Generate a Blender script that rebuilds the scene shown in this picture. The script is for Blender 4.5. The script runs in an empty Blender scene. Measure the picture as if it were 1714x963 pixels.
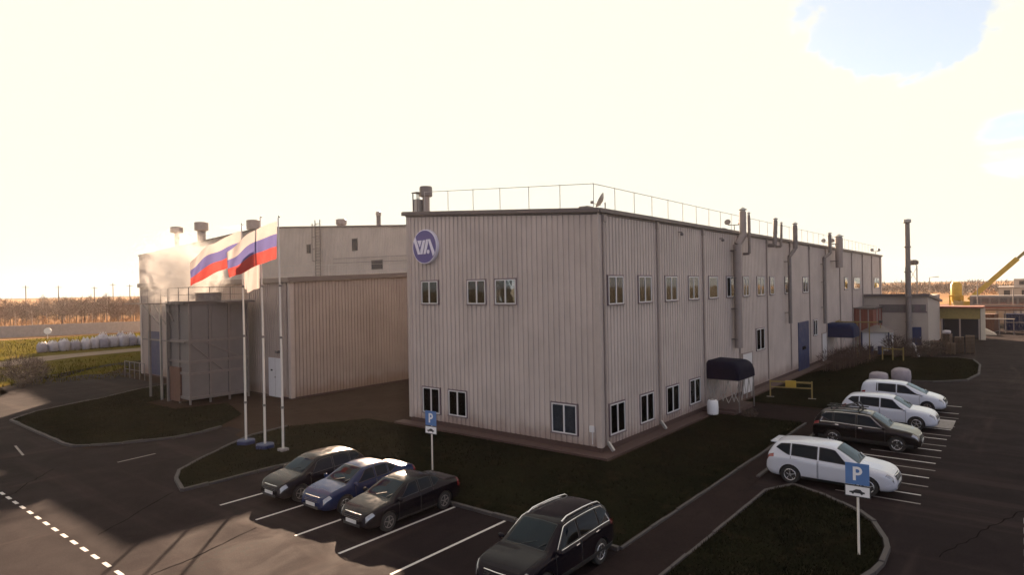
import bpy, bmesh, math, random
import numpy as np
from mathutils import Vector, Matrix, noise as mnoise
R = math.radians
random.seed(7)
sc = bpy.context.scene
COL = sc.collection

# ------------------------------------------------------------------ helpers
class MB:
    """collects shapes, links them as ONE mesh object"""
    def __init__(s): s.v = []; s.f = []; s.m = []; s.cur = 0
    def add(s, vs, fs):
        o = len(s.v); s.v += [tuple(map(float, p)) for p in vs]
        for f in fs: s.f.append([i + o for i in f]); s.m.append(s.cur)
        return s
    def box(s, x0, x1, y0, y1, z0, z1, rz=0, piv=None):
        vs = [(x, y, z) for z in (z0, z1) for (x, y) in ((x0, y0), (x1, y0), (x1, y1), (x0, y1))]
        if rz:
            px, py = piv or ((x0 + x1) / 2, (y0 + y1) / 2); c, n = math.cos(rz), math.sin(rz)
            vs = [(px + (x - px) * c - (y - py) * n, py + (x - px) * n + (y - py) * c, z) for x, y, z in vs]
        return s.add(vs, [(3, 2, 1, 0), (4, 5, 6, 7), (0, 1, 5, 4), (1, 2, 6, 5), (2, 3, 7, 6), (3, 0, 4, 7)])
    def tube(s, pts, r, n=8, cap=True):
        pts = [Vector(p) for p in pts]; rs = r if isinstance(r, (list, tuple)) else [r] * len(pts)
        vs = []; fs = []
        for i, p in enumerate(pts):
            d = (pts[min(i + 1, len(pts) - 1)] - pts[max(i - 1, 0)])
            d = d.normalized() if d.length > 1e-9 else Vector((0, 0, 1))
            a = Vector((0, 0, 1)) if abs(d.z) < .9 else Vector((1, 0, 0))
            u = d.cross(a).normalized(); w = d.cross(u)
            for k in range(n):
                t = 2 * math.pi * k / n
                vs.append(p + (u * math.cos(t) + w * math.sin(t)) * rs[i])
        for i in range(len(pts) - 1):
            for k in range(n):
                a, b = i * n + k, i * n + (k + 1) % n
                fs.append((a, b, b + n, a + n))
        if cap:
            fs.append(tuple(range(n))[::-1]); fs.append(tuple((len(pts) - 1) * n + k for k in range(n)))
        return s.add(vs, fs)
    def bar(s, a, b, w, h=None):
        h = h or w; a = Vector(a); b = Vector(b); d = (b - a).normalized()
        up = Vector((0, 0, 1)) if abs(d.z) < .95 else Vector((1, 0, 0))
        u = d.cross(up).normalized() * w / 2; v = d.cross(u).normalized() * h / 2
        vs = [a - u - v, a + u - v, a + u + v, a - u + v, b - u - v, b + u - v, b + u + v, b - u + v]
        return s.add(vs, [(3, 2, 1, 0), (4, 5, 6, 7), (0, 1, 5, 4), (1, 2, 6, 5), (2, 3, 7, 6), (3, 0, 4, 7)])
    def lathe(s, prof, c=(0, 0, 0), axis='z', n=20):
        vs = []; fs = []
        for (r, z) in prof:
            for k in range(n):
                t = 2 * math.pi * k / n; a, b = r * math.cos(t), r * math.sin(t)
                p = (a, b, z) if axis == 'z' else ((a, z, b) if axis == 'y' else (z, a, b))
                vs.append((p[0] + c[0], p[1] + c[1], p[2] + c[2]))
        for i in range(len(prof) - 1):
            for k in range(n):
                a, b = i * n + k, i * n + (k + 1) % n
                fs.append((a, b, b + n, a + n))
        fs.append(tuple(range(n))[::-1]); fs.append(tuple((len(prof) - 1) * n + k for k in range(n)))
        return s.add(vs, fs)
    def prism(s, pts2, f):
        """outline pts2, f(u,v,side)->xyz for side 0/1"""
        n = len(pts2); vs = [f(u, v, 0) for u, v in pts2] + [f(u, v, 1) for u, v in pts2]
        fs = [tuple(range(n))[::-1], tuple(range(n, 2 * n))] + [(i, (i + 1) % n, n + (i + 1) % n, n + i) for i in range(n)]
        return s.add(vs, fs)
    def sheet(s, pts, z):
        return s.add([(x, y, z) for x, y in pts], [tuple(range(len(pts)))])
    def build(s, name, mats, parent=None, smooth=None, fix=True, bevel=0):
        me = bpy.data.meshes.new(name); me.from_pydata(s.v, [], s.f)
        mats = mats if isinstance(mats, (list, tuple)) else [mats]
        for m in mats: me.materials.append(m)
        if len(mats) > 1: me.polygons.foreach_set('material_index', s.m)
        if fix:
            bm = bmesh.new(); bm.from_mesh(me); bmesh.ops.recalc_face_normals(bm, faces=bm.faces); bm.to_mesh(me); bm.free()
        if smooth is not None:
            me.polygons.foreach_set('use_smooth', [True] * len(me.polygons))
            me.set_sharp_from_angle(angle=R(smooth))
        me.update()
        o = bpy.data.objects.new(name, me); COL.objects.link(o)
        if parent: o.parent = parent
        if bevel:
            b = o.modifiers.new('bevel', 'BEVEL'); b.width = bevel; b.segments = 2; b.limit_method = 'ANGLE'
        return o

def tag(o, label, cat, group=None, kind=None):
    o['label'] = label; o['category'] = cat
    if group: o['group'] = group
    if kind: o['kind'] = kind
    return o
def struct(o): o['kind'] = 'structure'; return o
def stuff(o, label, cat): return tag(o, label, cat, None, 'stuff')
def empty(name, loc, label, cat, rz=0, group=None):
    o = bpy.data.objects.new(name, None); COL.objects.link(o); o.location = loc; o.rotation_euler.z = rz
    o.empty_display_size = .3
    return tag(o, label, cat, group)
KIDS = lambda o: [c for c in bpy.data.objects if c.parent == o]
def copy_tree(o, parent=None, kids=None):
    c = o.copy(); COL.objects.link(c)
    if parent: c.parent = parent
    for ch in KIDS(o): copy_tree(ch, c)
    return c

# ------------------------------------------------------------------ materials
def newmat(name):
    m = bpy.data.materials.new(name); m.use_nodes = True; t = m.node_tree
    for n in list(t.nodes):
        if n.type != 'OUTPUT_MATERIAL': t.nodes.remove(n)
    return m, t, t.nodes['Material Output']
def N(t, typ, **kw):
    n = t.nodes.new(typ)
    for k, v in kw.items():
        if k.startswith('i_'):
            key = k[2:].replace('_', ' ')
            n.inputs[int(key) if key.isdigit() else key].default_value = v
        else: setattr(n, k, v)
    return n
def mixc(t, fac, a, b, typ='MIX'):
    n = t.nodes.new('ShaderNodeMix'); n.data_type = 'RGBA'; n.blend_type = typ
    for s, v in ((n.inputs[0], fac), (n.inputs[6], a), (n.inputs[7], b)):
        if hasattr(v, 'links'): t.links.new(v, s)
        elif isinstance(v, (int, float)): s.default_value = v
        else: s.default_value = (*v[:3], 1)
    return n.outputs[2]
def math_(t, op, a, b=0.0, c=None):
    n = t.nodes.new('ShaderNodeMath'); n.operation = op
    for s, v in zip(n.inputs, (a, b, c)):
        if v is None: continue
        if hasattr(v, 'links'): t.links.new(v, s)
        else: s.default_value = v
    return n.outputs[0]
def ramp(t, x, a, b, lo=0., hi=1.):
    n = t.nodes.new('ShaderNodeMapRange'); n.interpolation_type = 'SMOOTHSTEP'
    for s, v in zip(n.inputs, (x, a, b, lo, hi)):
        if hasattr(v, 'links'): t.links.new(v, s)
        else: s.default_value = v
    return n.outputs[0]
def noise(t, vec, scale, detail=4, rough=.55, stretch=None, dist=0):
    if stretch:
        mp = t.nodes.new('ShaderNodeMapping'); mp.inputs['Scale'].default_value = stretch; t.links.new(vec, mp.inputs[0]); vec = mp.outputs[0]
    n = t.nodes.new('ShaderNodeTexNoise'); n.inputs['Scale'].default_value = scale; n.inputs['Detail'].default_value = detail
    n.inputs['Roughness'].default_value = rough; n.inputs['Distortion'].default_value = dist
    t.links.new(vec, n.inputs['Vector']); return n.outputs[0]
def pos(t): return t.nodes.new('ShaderNodeNewGeometry').outputs['Position']
def objco(t): return t.nodes.new('ShaderNodeTexCoord').outputs['Object']
def bsdf(t, out, col, rough=.6, metal=0., spec=.5, bump=None, bstr=.3, bdist=.02, coat=0., **kw):
    b = t.nodes.new('ShaderNodeBsdfPrincipled')
    for k, v in (('Base Color', col), ('Roughness', rough), ('Metallic', metal), ('Specular IOR Level', spec), ('Coat Weight', coat)):
        s = b.inputs[k]
        if hasattr(v, 'links'): t.links.new(v, s)
        elif isinstance(v, (tuple, list)): s.default_value = (*v[:3], 1)
        else: s.default_value = v
    if bump is not None:
        n = t.nodes.new('ShaderNodeBump'); n.inputs['Strength'].default_value = bstr; n.inputs['Distance'].default_value = bdist
        t.links.new(bump, n.inputs['Height']); t.links.new(n.outputs[0], b.inputs['Normal'])
    t.links.new(b.outputs[0], out.inputs['Surface']); return b
def plain(name, col, rough=.6, metal=0., var=.18, scale=6., spec=.5, coat=0., bstr=0., world=False, bscale=None):
    m, t, out = newmat(name); v = pos(t) if world else objco(t)
    n = noise(t, v, scale, 5)
    c = mixc(t, n, [x * (1 - var) for x in col], [min(1, x * (1 + var)) for x in col])
    r = ramp(t, n, .2, .8, max(0.02, rough - .08), min(1, rough + .08))
    bsdf(t, out, c, r, metal, spec, bump=noise(t, v, bscale or scale * 6, 3) if bstr else None, bstr=bstr, coat=coat)
    return m

def mat_cladding(name, col, rust=.0, streak=1.):
    m, t, out = newmat(name); v = pos(t)
    c = mixc(t, ramp(t, noise(t, v, .45, 4), .3, .7), [x * .9 for x in col], [x * 1.06 for x in col])
    # sheets of about a metre differ a little in tone; rain streaks run down them
    vor = N(t, 'ShaderNodeTexWhiteNoise', noise_dimensions='1D')
    sx = t.nodes.new('ShaderNodeSeparateXYZ'); t.links.new(v, sx.inputs[0])
    t.links.new(math_(t, 'FLOOR', math_(t, 'MULTIPLY', math_(t, 'ADD', sx.outputs[0], sx.outputs[1]), .94)), vor.inputs['W'])
    c = mixc(t, math_(t, 'MULTIPLY', vor.outputs[0], .16 * streak), c, [x * .62 for x in col])
    st = noise(t, v, 1.6, 5, .6, (2.6, 2.6, .16))
    c = mixc(t, ramp(t, st, .52, .8, 0, .42 * streak), c, (col[0] * .60, col[1] * .54, col[2] * .5))
    low = ramp(t, math_(t, 'ADD', sx.outputs[2], math_(t, 'MULTIPLY', noise(t, v, .9, 4), 1.2)), .9, 1.9, .55, 0)
    c = mixc(t, low, c, (.22, .135, .10))
    fine = noise(t, v, 14, 4)
    c = mixc(t, ramp(t, fine, .62, .75, 0, .12), c, (.16, .12, .1))
    bsdf(t, out, c, ramp(t, st, .3, .7, .42, .6), 0, .4, bump=noise(t, v, 3.2, 2), bstr=.12, bdist=.05)
    return m
def mat_asphalt():
    m, t, out = newmat('asphalt'); v = pos(t)
    big = noise(t, v, .11, 5, .6); mid = noise(t, v, .7, 6, .65, None, .6); fine = noise(t, v, 38, 3, .7)
    c = mixc(t, ramp(t, big, .3, .7), (.0130, .0092, .0110), (.0205, .0147, .0160))
    c = mixc(t, ramp(t, mid, .35, .75, 0, .6), c, (.0135, .0105, .012))
    c = mixc(t, ramp(t, fine, .45, .8, 0, .7), c, (.042, .031, .031))
    # worn wheel streaks along the lane and dusty drifts across it
    s1 = noise(t, v, .55, 4, .6, (1, .06, 1)); c = mixc(t, ramp(t, s1, .52, .7, 0, .65), c, (.038, .028, .027))
    s2 = noise(t, v, .5, 4, .6, (.12, 1.1, 1), .4); c = mixc(t, ramp(t, s2, .56, .7, 0, .6), c, (.046, .033, .031))
    spot = noise(t, v, 1.3, 3, .5); c = mixc(t, ramp(t, spot, .66, .74, 0, .75), c, (.017, .015, .016))
    vo = N(t, 'ShaderNodeTexVoronoi', feature='DISTANCE_TO_EDGE', i_Scale=.16)
    wv = N(t, 'ShaderNodeVectorMath', operation='ADD'); nz = N(t, 'ShaderNodeTexNoise', i_Scale=.6, i_Detail=5)
    t.links.new(v, nz.inputs['Vector']); t.links.new(v, wv.inputs[0])
    sc_ = N(t, 'ShaderNodeVectorMath', operation='SCALE'); sc_.inputs['Scale'].default_value = 2.2
    t.links.new(nz.outputs['Color'], sc_.inputs[0]); t.links.new(sc_.outputs[0], wv.inputs[1]); t.links.new(wv.outputs[0], vo.inputs['Vector'])
    crack = ramp(t, vo.outputs[0], .001, .006, 1, 0)
    c = mixc(t, math_(t, 'MULTIPLY', crack, ramp(t, big, .45, .6, 0, .8)), c, (.018, .017, .018))
    bsdf(t, out, c, ramp(t, mid, .3, .7, .80, .95), 0, .03, bump=fine, bstr=.5, bdist=.012)
    return m
def mat_ground(name, cols, scales, rough=.95, b=.6):
    m, t, out = newmat(name); v = pos(t)
    c = mixc(t, ramp(t, noise(t, v, scales[0], 6, .62), .35, .65), cols[0], cols[1])
    c = mixc(t, ramp(t, noise(t, v, scales[1], 5, .65, None, .5), .5, .72), c, cols[2])
    f = noise(t, v, scales[2], 4, .7)
    c = mixc(t, ramp(t, f, .35, .75, 0, .7), c, cols[3])
    bsdf(t, out, c, rough, 0, .0, bump=f, bstr=b, bdist=.06)
    return m
def mat_glass(name, tint=(.55, .62, .66), ior=1.7, gc=(.9, .93, .95)):
    m, t, out = newmat(name)
    tr = N(t, 'ShaderNodeBsdfTransparent'); tr.inputs[0].default_value = (*tint, 1)
    gl = N(t, 'ShaderNodeBsdfGlossy'); gl.inputs['Roughness'].default_value = .03; gl.inputs[0].default_value = (*gc, 1)
    nb = N(t, 'ShaderNodeBump', i_Strength=.06, i_Distance=.05); t.links.new(noise(t, pos(t), 1.4, 2), nb.inputs['Height']); t.links.new(nb.outputs[0], gl.inputs['Normal'])
    fr = N(t, 'ShaderNodeFresnel', i_IOR=ior); mx = N(t, 'ShaderNodeMixShader')
    t.links.new(fr.outputs[0], mx.inputs[0]); t.links.new(tr.outputs[0], mx.inputs[1]); t.links.new(gl.outputs[0], mx.inputs[2]); t.links.new(mx.outputs[0], out.inputs[0])
    return m
def mat_paint(name, col, metal=.0, rough=.16, sp=.2, ct=.22):
    m, t, out = newmat(name); v = objco(t)
    dirt = noise(t, v, 3.2, 5, .65)
    sx = t.nodes.new('ShaderNodeSeparateXYZ'); t.links.new(v, sx.inputs[0])
    low = ramp(t, math_(t, 'ADD', sx.outputs[2], math_(t, 'MULTIPLY', dirt, .3)), .3, .75, .30, 0.0)
    c = mixc(t, low, col, (.055, .045, .04))
    b = bsdf(t, out, c, ramp(t, dirt, .3, .7, rough - .04, rough + .08), metal, sp, coat=ct)
    if max(col) < .1: b.inputs['Specular Tint'].default_value = (1, .84, .93, 1)
    return m
def mat_cloth(name, col):
    m, t, out = newmat(name); v = objco(t); n = noise(t, v, 5, 4)
    c = mixc(t, n, [x * .88 for x in col], col)
    d = N(t, 'ShaderNodeBsdfDiffuse'); tl = N(t, 'ShaderNodeBsdfTranslucent'); mx = N(t, 'ShaderNodeMixShader'); mx.inputs[0].default_value = .38
    t.links.new(c, d.inputs[0]); t.links.new(c, tl.inputs[0]); t.links.new(d.outputs[0], mx.inputs[1]); t.links.new(tl.outputs[0], mx.inputs[2]); t.links.new(mx.outputs[0], out.inputs[0])
    return m

M = dict(
    clad=mat_cladding('cladding_beige', (.53, .455, .415), streak=.55),
    clad2=mat_cladding('cladding_wing', (.37, .305, .27), streak=.7),
    rearclad=mat_cladding('cladding_rear_darkened', (.20, .165, .15), streak=.6),  # unseen rear wall, darkened to cut light bounced onto the wing
    hallclad=mat_cladding('cladding_hall', (.52, .45, .40), streak=.45),
    fascia=plain('fascia_brown', (.13, .105, .10), .5, 0, .25, 2.5),
    ctrim=plain('corner_flashing', (.44, .375, .34), .5, 0, .15, 2), trim=plain('trim_taupe', (.30, .25, .225), .5, 0, .2, 2),
    plinth=plain('plinth_redbrown', (.075, .042, .036), .85, 0, .35, 3, bstr=.3),
    roof=plain('roof_membrane', (.16, .15, .15), .85, 0, .3, .6, bstr=.2),
    white=plain('white_upvc', (.66, .65, .65), .4, 0, .08, 3),
    wtrim=plain('window_flashing', (.16, .12, .13), .5, 0, .2, 3),
    dark=plain('interior_dark', (.035, .034, .042), .8, 0, .3, 3),
    room_reflect=plain('room_reflection_tint', (.15, .145, .17), .8, 0, .6, 1.3),  # lower-window backing, lightened and blued to imitate reflection in the panes
    room=plain('room_back', (.16, .145, .135), .8, 0, .5, 1.2),
    blind=plain('blind_fabric', (.62, .57, .50), .8, 0, .2, 6),
    galv=plain('galvanised_steel', (.40, .38, .36), .45, .55, .22, 4, bstr=.1),
    galvd=plain('weathered_steel', (.20, .175, .165), .6, .3, .3, 4),
    rust=plain('rusty_steel', (.13, .065, .045), .85, .1, .5, 5, bstr=.3),
    conc=plain('concrete', (.30, .275, .26), .9, 0, .3, 2.2, bstr=.3),
    kerb=plain('kerb_concrete', (.06, .052, .052), .9, 0, .45, 1.7, bstr=.3, world=True),
    tank=plain('grey_panel', (.17, .155, .15), .7, .1, .28, 1.1, bstr=.15, world=True),
    blue=plain('blue_paint', (.018, .030, .10), .5, 0, .3, 2),
    navy=plain('navy_canvas', (.006, .007, .020), .8, 0, .3, 2, spec=.08),
    navy2=plain('blue_canvas', (.014, .022, .062), .8, 0, .3, 2, spec=.1),
    yellow=plain('yellow_paint', (.48, .31, .035), .55, 0, .25, 2),
    yelld=plain('dusty_yellow', (.26, .19, .06), .7, 0, .3, 3),
    wood=plain('weathered_wood', (.15, .095, .065), .85, 0, .4, 4, bstr=.3),
    brick=plain('brick_red_sheet', (.22, .075, .05), .75, 0, .3, 2),
    cream=plain('cream_render', (.60, .53, .42), .85, 0, .12, 1.5, bstr=.1),
    beige=plain('beige_render', (.42, .36, .31), .85, 0, .14, 1.2, bstr=.1),
    tyre=plain('tyre_rubber', (.018, .017, .017), .85, 0, .3, 8),
    alloy=plain('alloy_rim', (.55, .55, .56), .3, .8, .1, 8),
    blackpl=plain('black_plastic', (.018, .018, .019), .6, 0, .2, 8),
    chrome=plain('chrome_trim', (.75, .75, .76), .18, 1., .05, 8),
    lens=plain('headlamp_lens', (.30, .31, .33), .12, .4, .5, 9, coat=1.),
    redlens=plain('tail_lens', (.20, .012, .014), .18, 0, .25, 14, coat=1.),
    plate=plain('number_plate', (.62, .62, .60), .5, 0, .1, 20),
    signblue=plain('sign_blue', (.09, .19, .42), .45, 0, .12, 4),
    signwhite=plain('sign_white', (.80, .80, .80), .45, 0, .05, 4),
    signback=plain('sign_edge_black', (.03, .03, .034), .5, 0, .1, 4),
    logoblue=plain('logo_violet', (.105, .085, .27), .4, 0, .12, 2),
    logowhite=plain('logo_white', (.78, .75, .85), .4, 0, .05, 2),
    pole=plain('pole_white', (.70, .65, .58), .45, 0, .12, 3),
    mark=plain('road_paint', (.50, .475, .46), .8, 0, .35, 9, world=True, bstr=.2),
    markold=plain('worn_road_paint', (.22, .20, .19), .85, 0, .6, 7, world=True, bstr=.2),
    bag=plain('bulk_bag_fabric', (.46, .42, .44), .8, 0, .35, 2.4, bstr=.8, bscale=6),
    bag2=plain('bulk_bag_grey', (.30, .27, .30), .8, 0, .4, 2.4, bstr=.8, bscale=6),
    bark=plain('bark', (.10, .07, .055), .9, 0, .4, 6, bstr=.4),
    birch=plain('birch_bark', (.42, .36, .32), .85, 0, .5, 5),
    twig=plain('bare_twigs', (.125, .082, .066), .9, 0, .5, .6, world=True),
    twigo=plain('orange_leaves', (.33, .155, .058), .85, 0, .4, .8, world=True),
    twigd=plain('dark_twigs', (.075, .052, .042), .9, 0, .5, .6, world=True),
    hedge=plain('brown_hedge', (.07, .04, .03), .9, 0, .5, 2, world=True),
    asphalt=mat_asphalt(),
    lawn=mat_ground('lawn_grass', [(.0085, .009, .0055), (.014, .014, .0075), (.022, .017, .010), (.006, .0065, .0045)], (.35, 1.1, 22)),
    meadow=mat_ground('meadow_grass', [(0.0779, 0.0689, 0.0115), (0.1107, 0.0902, 0.0164), (0.1394, 0.0886, 0.0230), (0.0508, 0.0435, 0.0082)], (.09, .35, 5)),
    field=mat_ground('dry_field', [(0.2788, 0.1599, 0.0861), (0.3526, 0.2173, 0.1230), (0.1968, 0.1107, 0.0615), (0.3034, 0.1886, 0.1025)], (.03, .12, 1.5)),
    dullfield=mat_ground('dull_field', [(.10, .085, .06), (.13, .11, .08), (.08, .07, .05), (.12, .10, .07)], (.03, .12, 1.5)),
    earth=mat_ground('bare_earth', [(.038, .025, .021), (.050, .034, .028), (.03, .021, .017), (.043, .03, .024)], (.3, 1.3, 16)),
    pavers=mat_ground('paver_path', [(.022, .016, .0165), (.029, .021, .021), (.018, .014, .0145), (.034, .026, .025)], (.5, 2., 24)),
    track=mat_ground('dusty_track', [(.22, .17, .14), (.28, .22, .18), (.17, .13, .11), (.25, .2, .16)], (.1, .6, 9)),
    tar=plain('bitumen_seam', (.006, .0055, .006), .95, 0, .3, 5, world=True, spec=0.),
    glass=mat_glass('window_glass', (.84, .88, .9), 1.6), cglass=mat_glass('car_glass', (.07, .085, .10), 1.4, (.5, .62, .8)),
    fwhite=mat_cloth('flag_white', (.43, .38, .36)), fblue=mat_cloth('flag_blue', (.125, .115, .27)), fred=mat_cloth('flag_red', (.42, .07, .06)),
    fdark=mat_cloth('flag_mark', (.36, .30, .40)),
    p_black=mat_paint('paint_black', (.0055, .0045, .007), 0, .16, .16, .06), p_blue=mat_paint('paint_blue', (.005, .016, .065), 0, .16, .2, .10),
    p_plum=mat_paint('paint_dark_plum', (.006, .005, .0085), 0, .14, .12, .05), p_white=mat_paint('paint_white', (.56, .59, .67), 0, .2),
    p_silver=mat_paint('paint_silver_white', (.52, .54, .61), .1, .2), p_brown=mat_paint('paint_dark_bronze', (.007, .0055, .0055), 0, .15, .22, .2),
)

# ------------------------------------------------------------------ ground, roads, lawns
struct(MB().add([(-2500, -2500, -.06), (3500, -2500, -.06), (3500, 3500, -.06), (-2500, 3500, -.06)], [(0, 1, 2, 3)]).build('ground', M['dullfield'], fix=False))
struct(MB().sheet([(-60, 120), (2500, -900), (2500, 2500), (-60, 2500)], -.055).build('field', M['field'], fix=False))
struct(MB().sheet([(-300, 40), (-300, 174), (60, 125), (60, 53.5), (-6, 53.5), (-10, 40)], -.045).build('meadow', M['meadow'], fix=False))
struct(MB().sheet([(-120, -90), (115, -90), (115, -8.2), (77, -6.4), (-7, -6.4), (-7, 60), (2.5, 65.5), (2.5, 60), (14, 60), (14, 71), (2, 67.2), (-10.6, 55.2), (-18, 52), (-26, 60), (-60, 90), (-120, 120)], -.02).build('asphalt', M['asphalt'], fix=False))
struct(MB().sheet([(-60, 55), (-26.5, 74), (-4.3, 83.2), (0.2, 86.5), (12.6, 88), (70, 91), (70, 84.5), (12, 82.5), (3, 81.2), (-4, 77), (-30, 66), (-60, 47)], -.03).build('track', M['track'], fix=False))
struct(MB().sheet([(-9.15, -5.95), (-9.15, 10.9), (-8, 19), (.3, 26.6), (16, 26.6), (80, 26), (80, -7.0), (-.9, -7.0), (-.9, -5.95)], -.008).build('earth_yard', M['earth'], fix=False))
struct(MB().sheet([(-14.2, 22.6), (-14.2, 35.4), (-12.3, 37.4), (-3.9, 42.2), (-1.5, 43.3), (-1.5, 54), (10, 60), (16, 60), (16, 24), (-4, 22), (-9, 21.3)], -.012).build('earth', M['earth'], fix=False))
struct(MB().sheet([(-10.6, 55.2), (-12.3, 37.4), (-3.9, 42.1), (-1, 43.2), (.3, 43.6), (.3, 55), (-3, 58.5)], -.0165).build('asphalt', M['asphalt'], fix=False))
struct(MB().sheet([(-9.3, -7), (78, -7), (78, 62), (2, 62), (-8, 50), (-9.3, 30)], -.034).build('earth', M['earth'], fix=False))
def lawn(pts, z=.07): return struct(MB().sheet(pts, z).build('lawn', M['lawn'], fix=False))
LAWN_MAIN = [(-14.30, 11.08), (-13.75, 12.8), (-13.1, 14.0), (-11.7, 15.1), (-9.4, 16.7), (-7.7, 17.7), (-5.1, 18.2), (-1.0, 16.0), (-1.0, -1.0), (12.3, -1.0), (12.3, -5.9), (-9.0, -5.95), (-9.0, 10.95)]
LAWN_LEFT = [(-14.3, 35.3), (-14.45, 24.6), (-14.3, 23.7), (-13.75, 23.1), (-12.6, 22.2), (-11.7, 21.85), (-10.4, 21.2), (-8.8, 21.25), (-7.4, 21.8), (-4.8, 24.2), (-3.2, 29.2), (-6.5, 29.9), (-6.6, 34.5), (-1.2, 37), (-1.2, 43.2), (-3.9, 42.3), (-7.7, 39.7), (-10.4, 38.5), (-12.4, 37.5)]
LAWN_R = [(-12.5, -7.9), (-1.05, -7.95), (.25, -8.55), (-.4, -9.7), (-1.5, -11.0), (-2.35, -11.6), (-3.6, -12.1), (-4.4, -12.27), (-5.6, -12.3), (-6.4, -12.2), (-9.5, -11.4), (-12.5, -10.)]
LAWN_MID = [(17.2, -1.0), (17.2, -6.6), (32.5, -6.6), (33.5, -10.0), (35.6, -12.0), (39.9, -12.6), (47.2, -12.4), (51.6, -11.7), (53.0, -10.4), (52, -8.9), (52, -4), (33, -1.0)]
LAWNS = [LAWN_MAIN, LAWN_LEFT, LAWN_R, LAWN_MID]
for L in LAWNS: lawn(L)
struct(MB().sheet([(-8.7, -6.1), (12.3, -6.1), (12.3, -.9), (17.2, -.9), (17.2, -6.75), (25, -6.75), (25, -7.2), (-1, -7.2), (-1.05, -7.85), (-12.5, -7.8), (-12.5, -6.1)], .02).build('path', M['pavers'], fix=False))
# concrete apron round the main block
ap = MB(); ap.box(-.75, 0, -.75, 13.9, -.05, .1); ap.box(0.003, 78, -.75, -0.003, -.05, .097)
struct(ap.build('pavement', M['plinth']))

def resample(pts, step):
    out = []; 
    for (a, b) in zip(pts[:-1], pts[1:]):
        a = Vector(a); b = Vector(b); n = max(1, round((b - a).length / step))
        out += [a + (b - a) * i / n for i in range(n)]
    return out + [Vector(pts[-1])]
def kerb(pts, step=1., w=.15, h=.11):
    mb = MB(); pp = resample(pts, step)
    for a, b in zip(pp[:-1], pp[1:]):
        d = (b - a); L = d.length; d.normalize(); nrm = Vector((-d.y, d.x)) * w / 2
        j = random.uniform(-.018, .018); dz = random.uniform(-.02, .012); dz2 = dz + random.uniform(-.012, .012)
        a2 = a + d * .008 + nrm * j * 4; b2 = b - d * .008 + nrm * j * 4
        vs = []
        for z0, z1 in ((-.06, -.06), (h + dz, h + dz2)):
            vs += [(a2.x - nrm.x, a2.y - nrm.y, z0), (b2.x - nrm.x, b2.y - nrm.y, z1), (b2.x + nrm.x, b2.y + nrm.y, z1), (a2.x + nrm.x, a2.y + nrm.y, z0)]
        mb.add(vs, [(3, 2, 1, 0), (4, 5, 6, 7), (0, 1, 5, 4), (1, 2, 6, 5), (2, 3, 7, 6), (3, 0, 4, 7)])
    return struct(mb.build('kerb', M['kerb'], bevel=.012))
kerb([(-9.08, 10.95), (-14.38, 11.0), (-13.83, 12.85), (-13.15, 14.1), (-11.75, 15.2), (-9.4, 16.85), (-7.7, 17.9), (-5.1, 18.4)])
kerb([(-9.08, 10.9), (-9.08, -6.0)])
kerb([(-12.4, 37.6), (-14.38, 35.35), (-14.53, 24.6), (-14.38, 23.65), (-13.82, 23.02), (-12.6, 22.1), (-11.7, 21.75), (-10.4, 21.1), (-8.8, 21.15), (-7.4, 21.7)])
kerb([(-12.4, 37.6), (-10.4, 38.6), (-7.7, 39.8), (-3.9, 42.4), (-1, 43.4)])
kerb([(-9.0, -6.03), (12.3, -6.0)], 1., .1, .09); kerb([(-12.5, -7.82), (-1.05, -7.85)], 1., .1, .09)
kerb([(-1.05, -7.85), (.38, -8.5), (-.28, -9.74), (-1.4, -11.1), (-2.3, -11.72), (-3.58, -12.22), (-4.4, -12.4), (-5.6, -12.43), (-6.4, -12.33), (-9.5, -11.5), (-12.5, -10.1)])
kerb([(25.2, -7.05), (.6, -7.05)])
kerb([(32.5, -6.7), (33.4, -10.05), (35.6, -12.12), (39.9, -12.72), (47.2, -12.52), (51.7, -11.8), (53.15, -10.4), (52.1, -8.9)])
# painted bay lines and the dashed centre line
lm = MB()
for y in (8.1, 5.53, 3.1, .74, -1.65): lm.box(-14.28, -9.2, y - .05, y + .05, -.03, -.014)
lm.box(-11.9, -9.2, -4.15, -4.05, -.03, -.014)
for x in (1.93, 4.55, 7.13, 9.74, 12.42, 15.0, 17.6, 20.2, 22.8): lm.box(x - .05, x + .05, -12.58, -7.3, -.03, -.014)
y = 16.92
while y < 60: lm.box(-18.957, -18.843, y - .24, y + .24, -.03, -.013); y += .94
y = 15.98
while y > -40: lm.box(-18.957, -18.843, y - .24, y + .24, -.03, -.013); y -= .935
x = -12.
while x < 1: lm.box(x, x + .6, -15.68, -15.56, -.03, -.013); x += 1.05
struct(lm.build('bay_lines', M['mark']))
lo = MB()
for x in (.83, 3.23, 5.87, 8.29, 10.87, 13.4, 16., 18.6): lo.box(x - .05, x + .05, -12.68, -9.9, -.03, -.0155)
lo.box(15.3, 17.9, -12.6, -11.2, -.03, -.0165)
lo.box(-14.2, -12.4, 18.3, 18.4, -.03, -.0155, .12); lo.box(-17.8, -14.9, 25.2, 25.3, -.03, -.0155, 1.45)
struct(lo.build('faded_markings', M['markold']))

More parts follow.
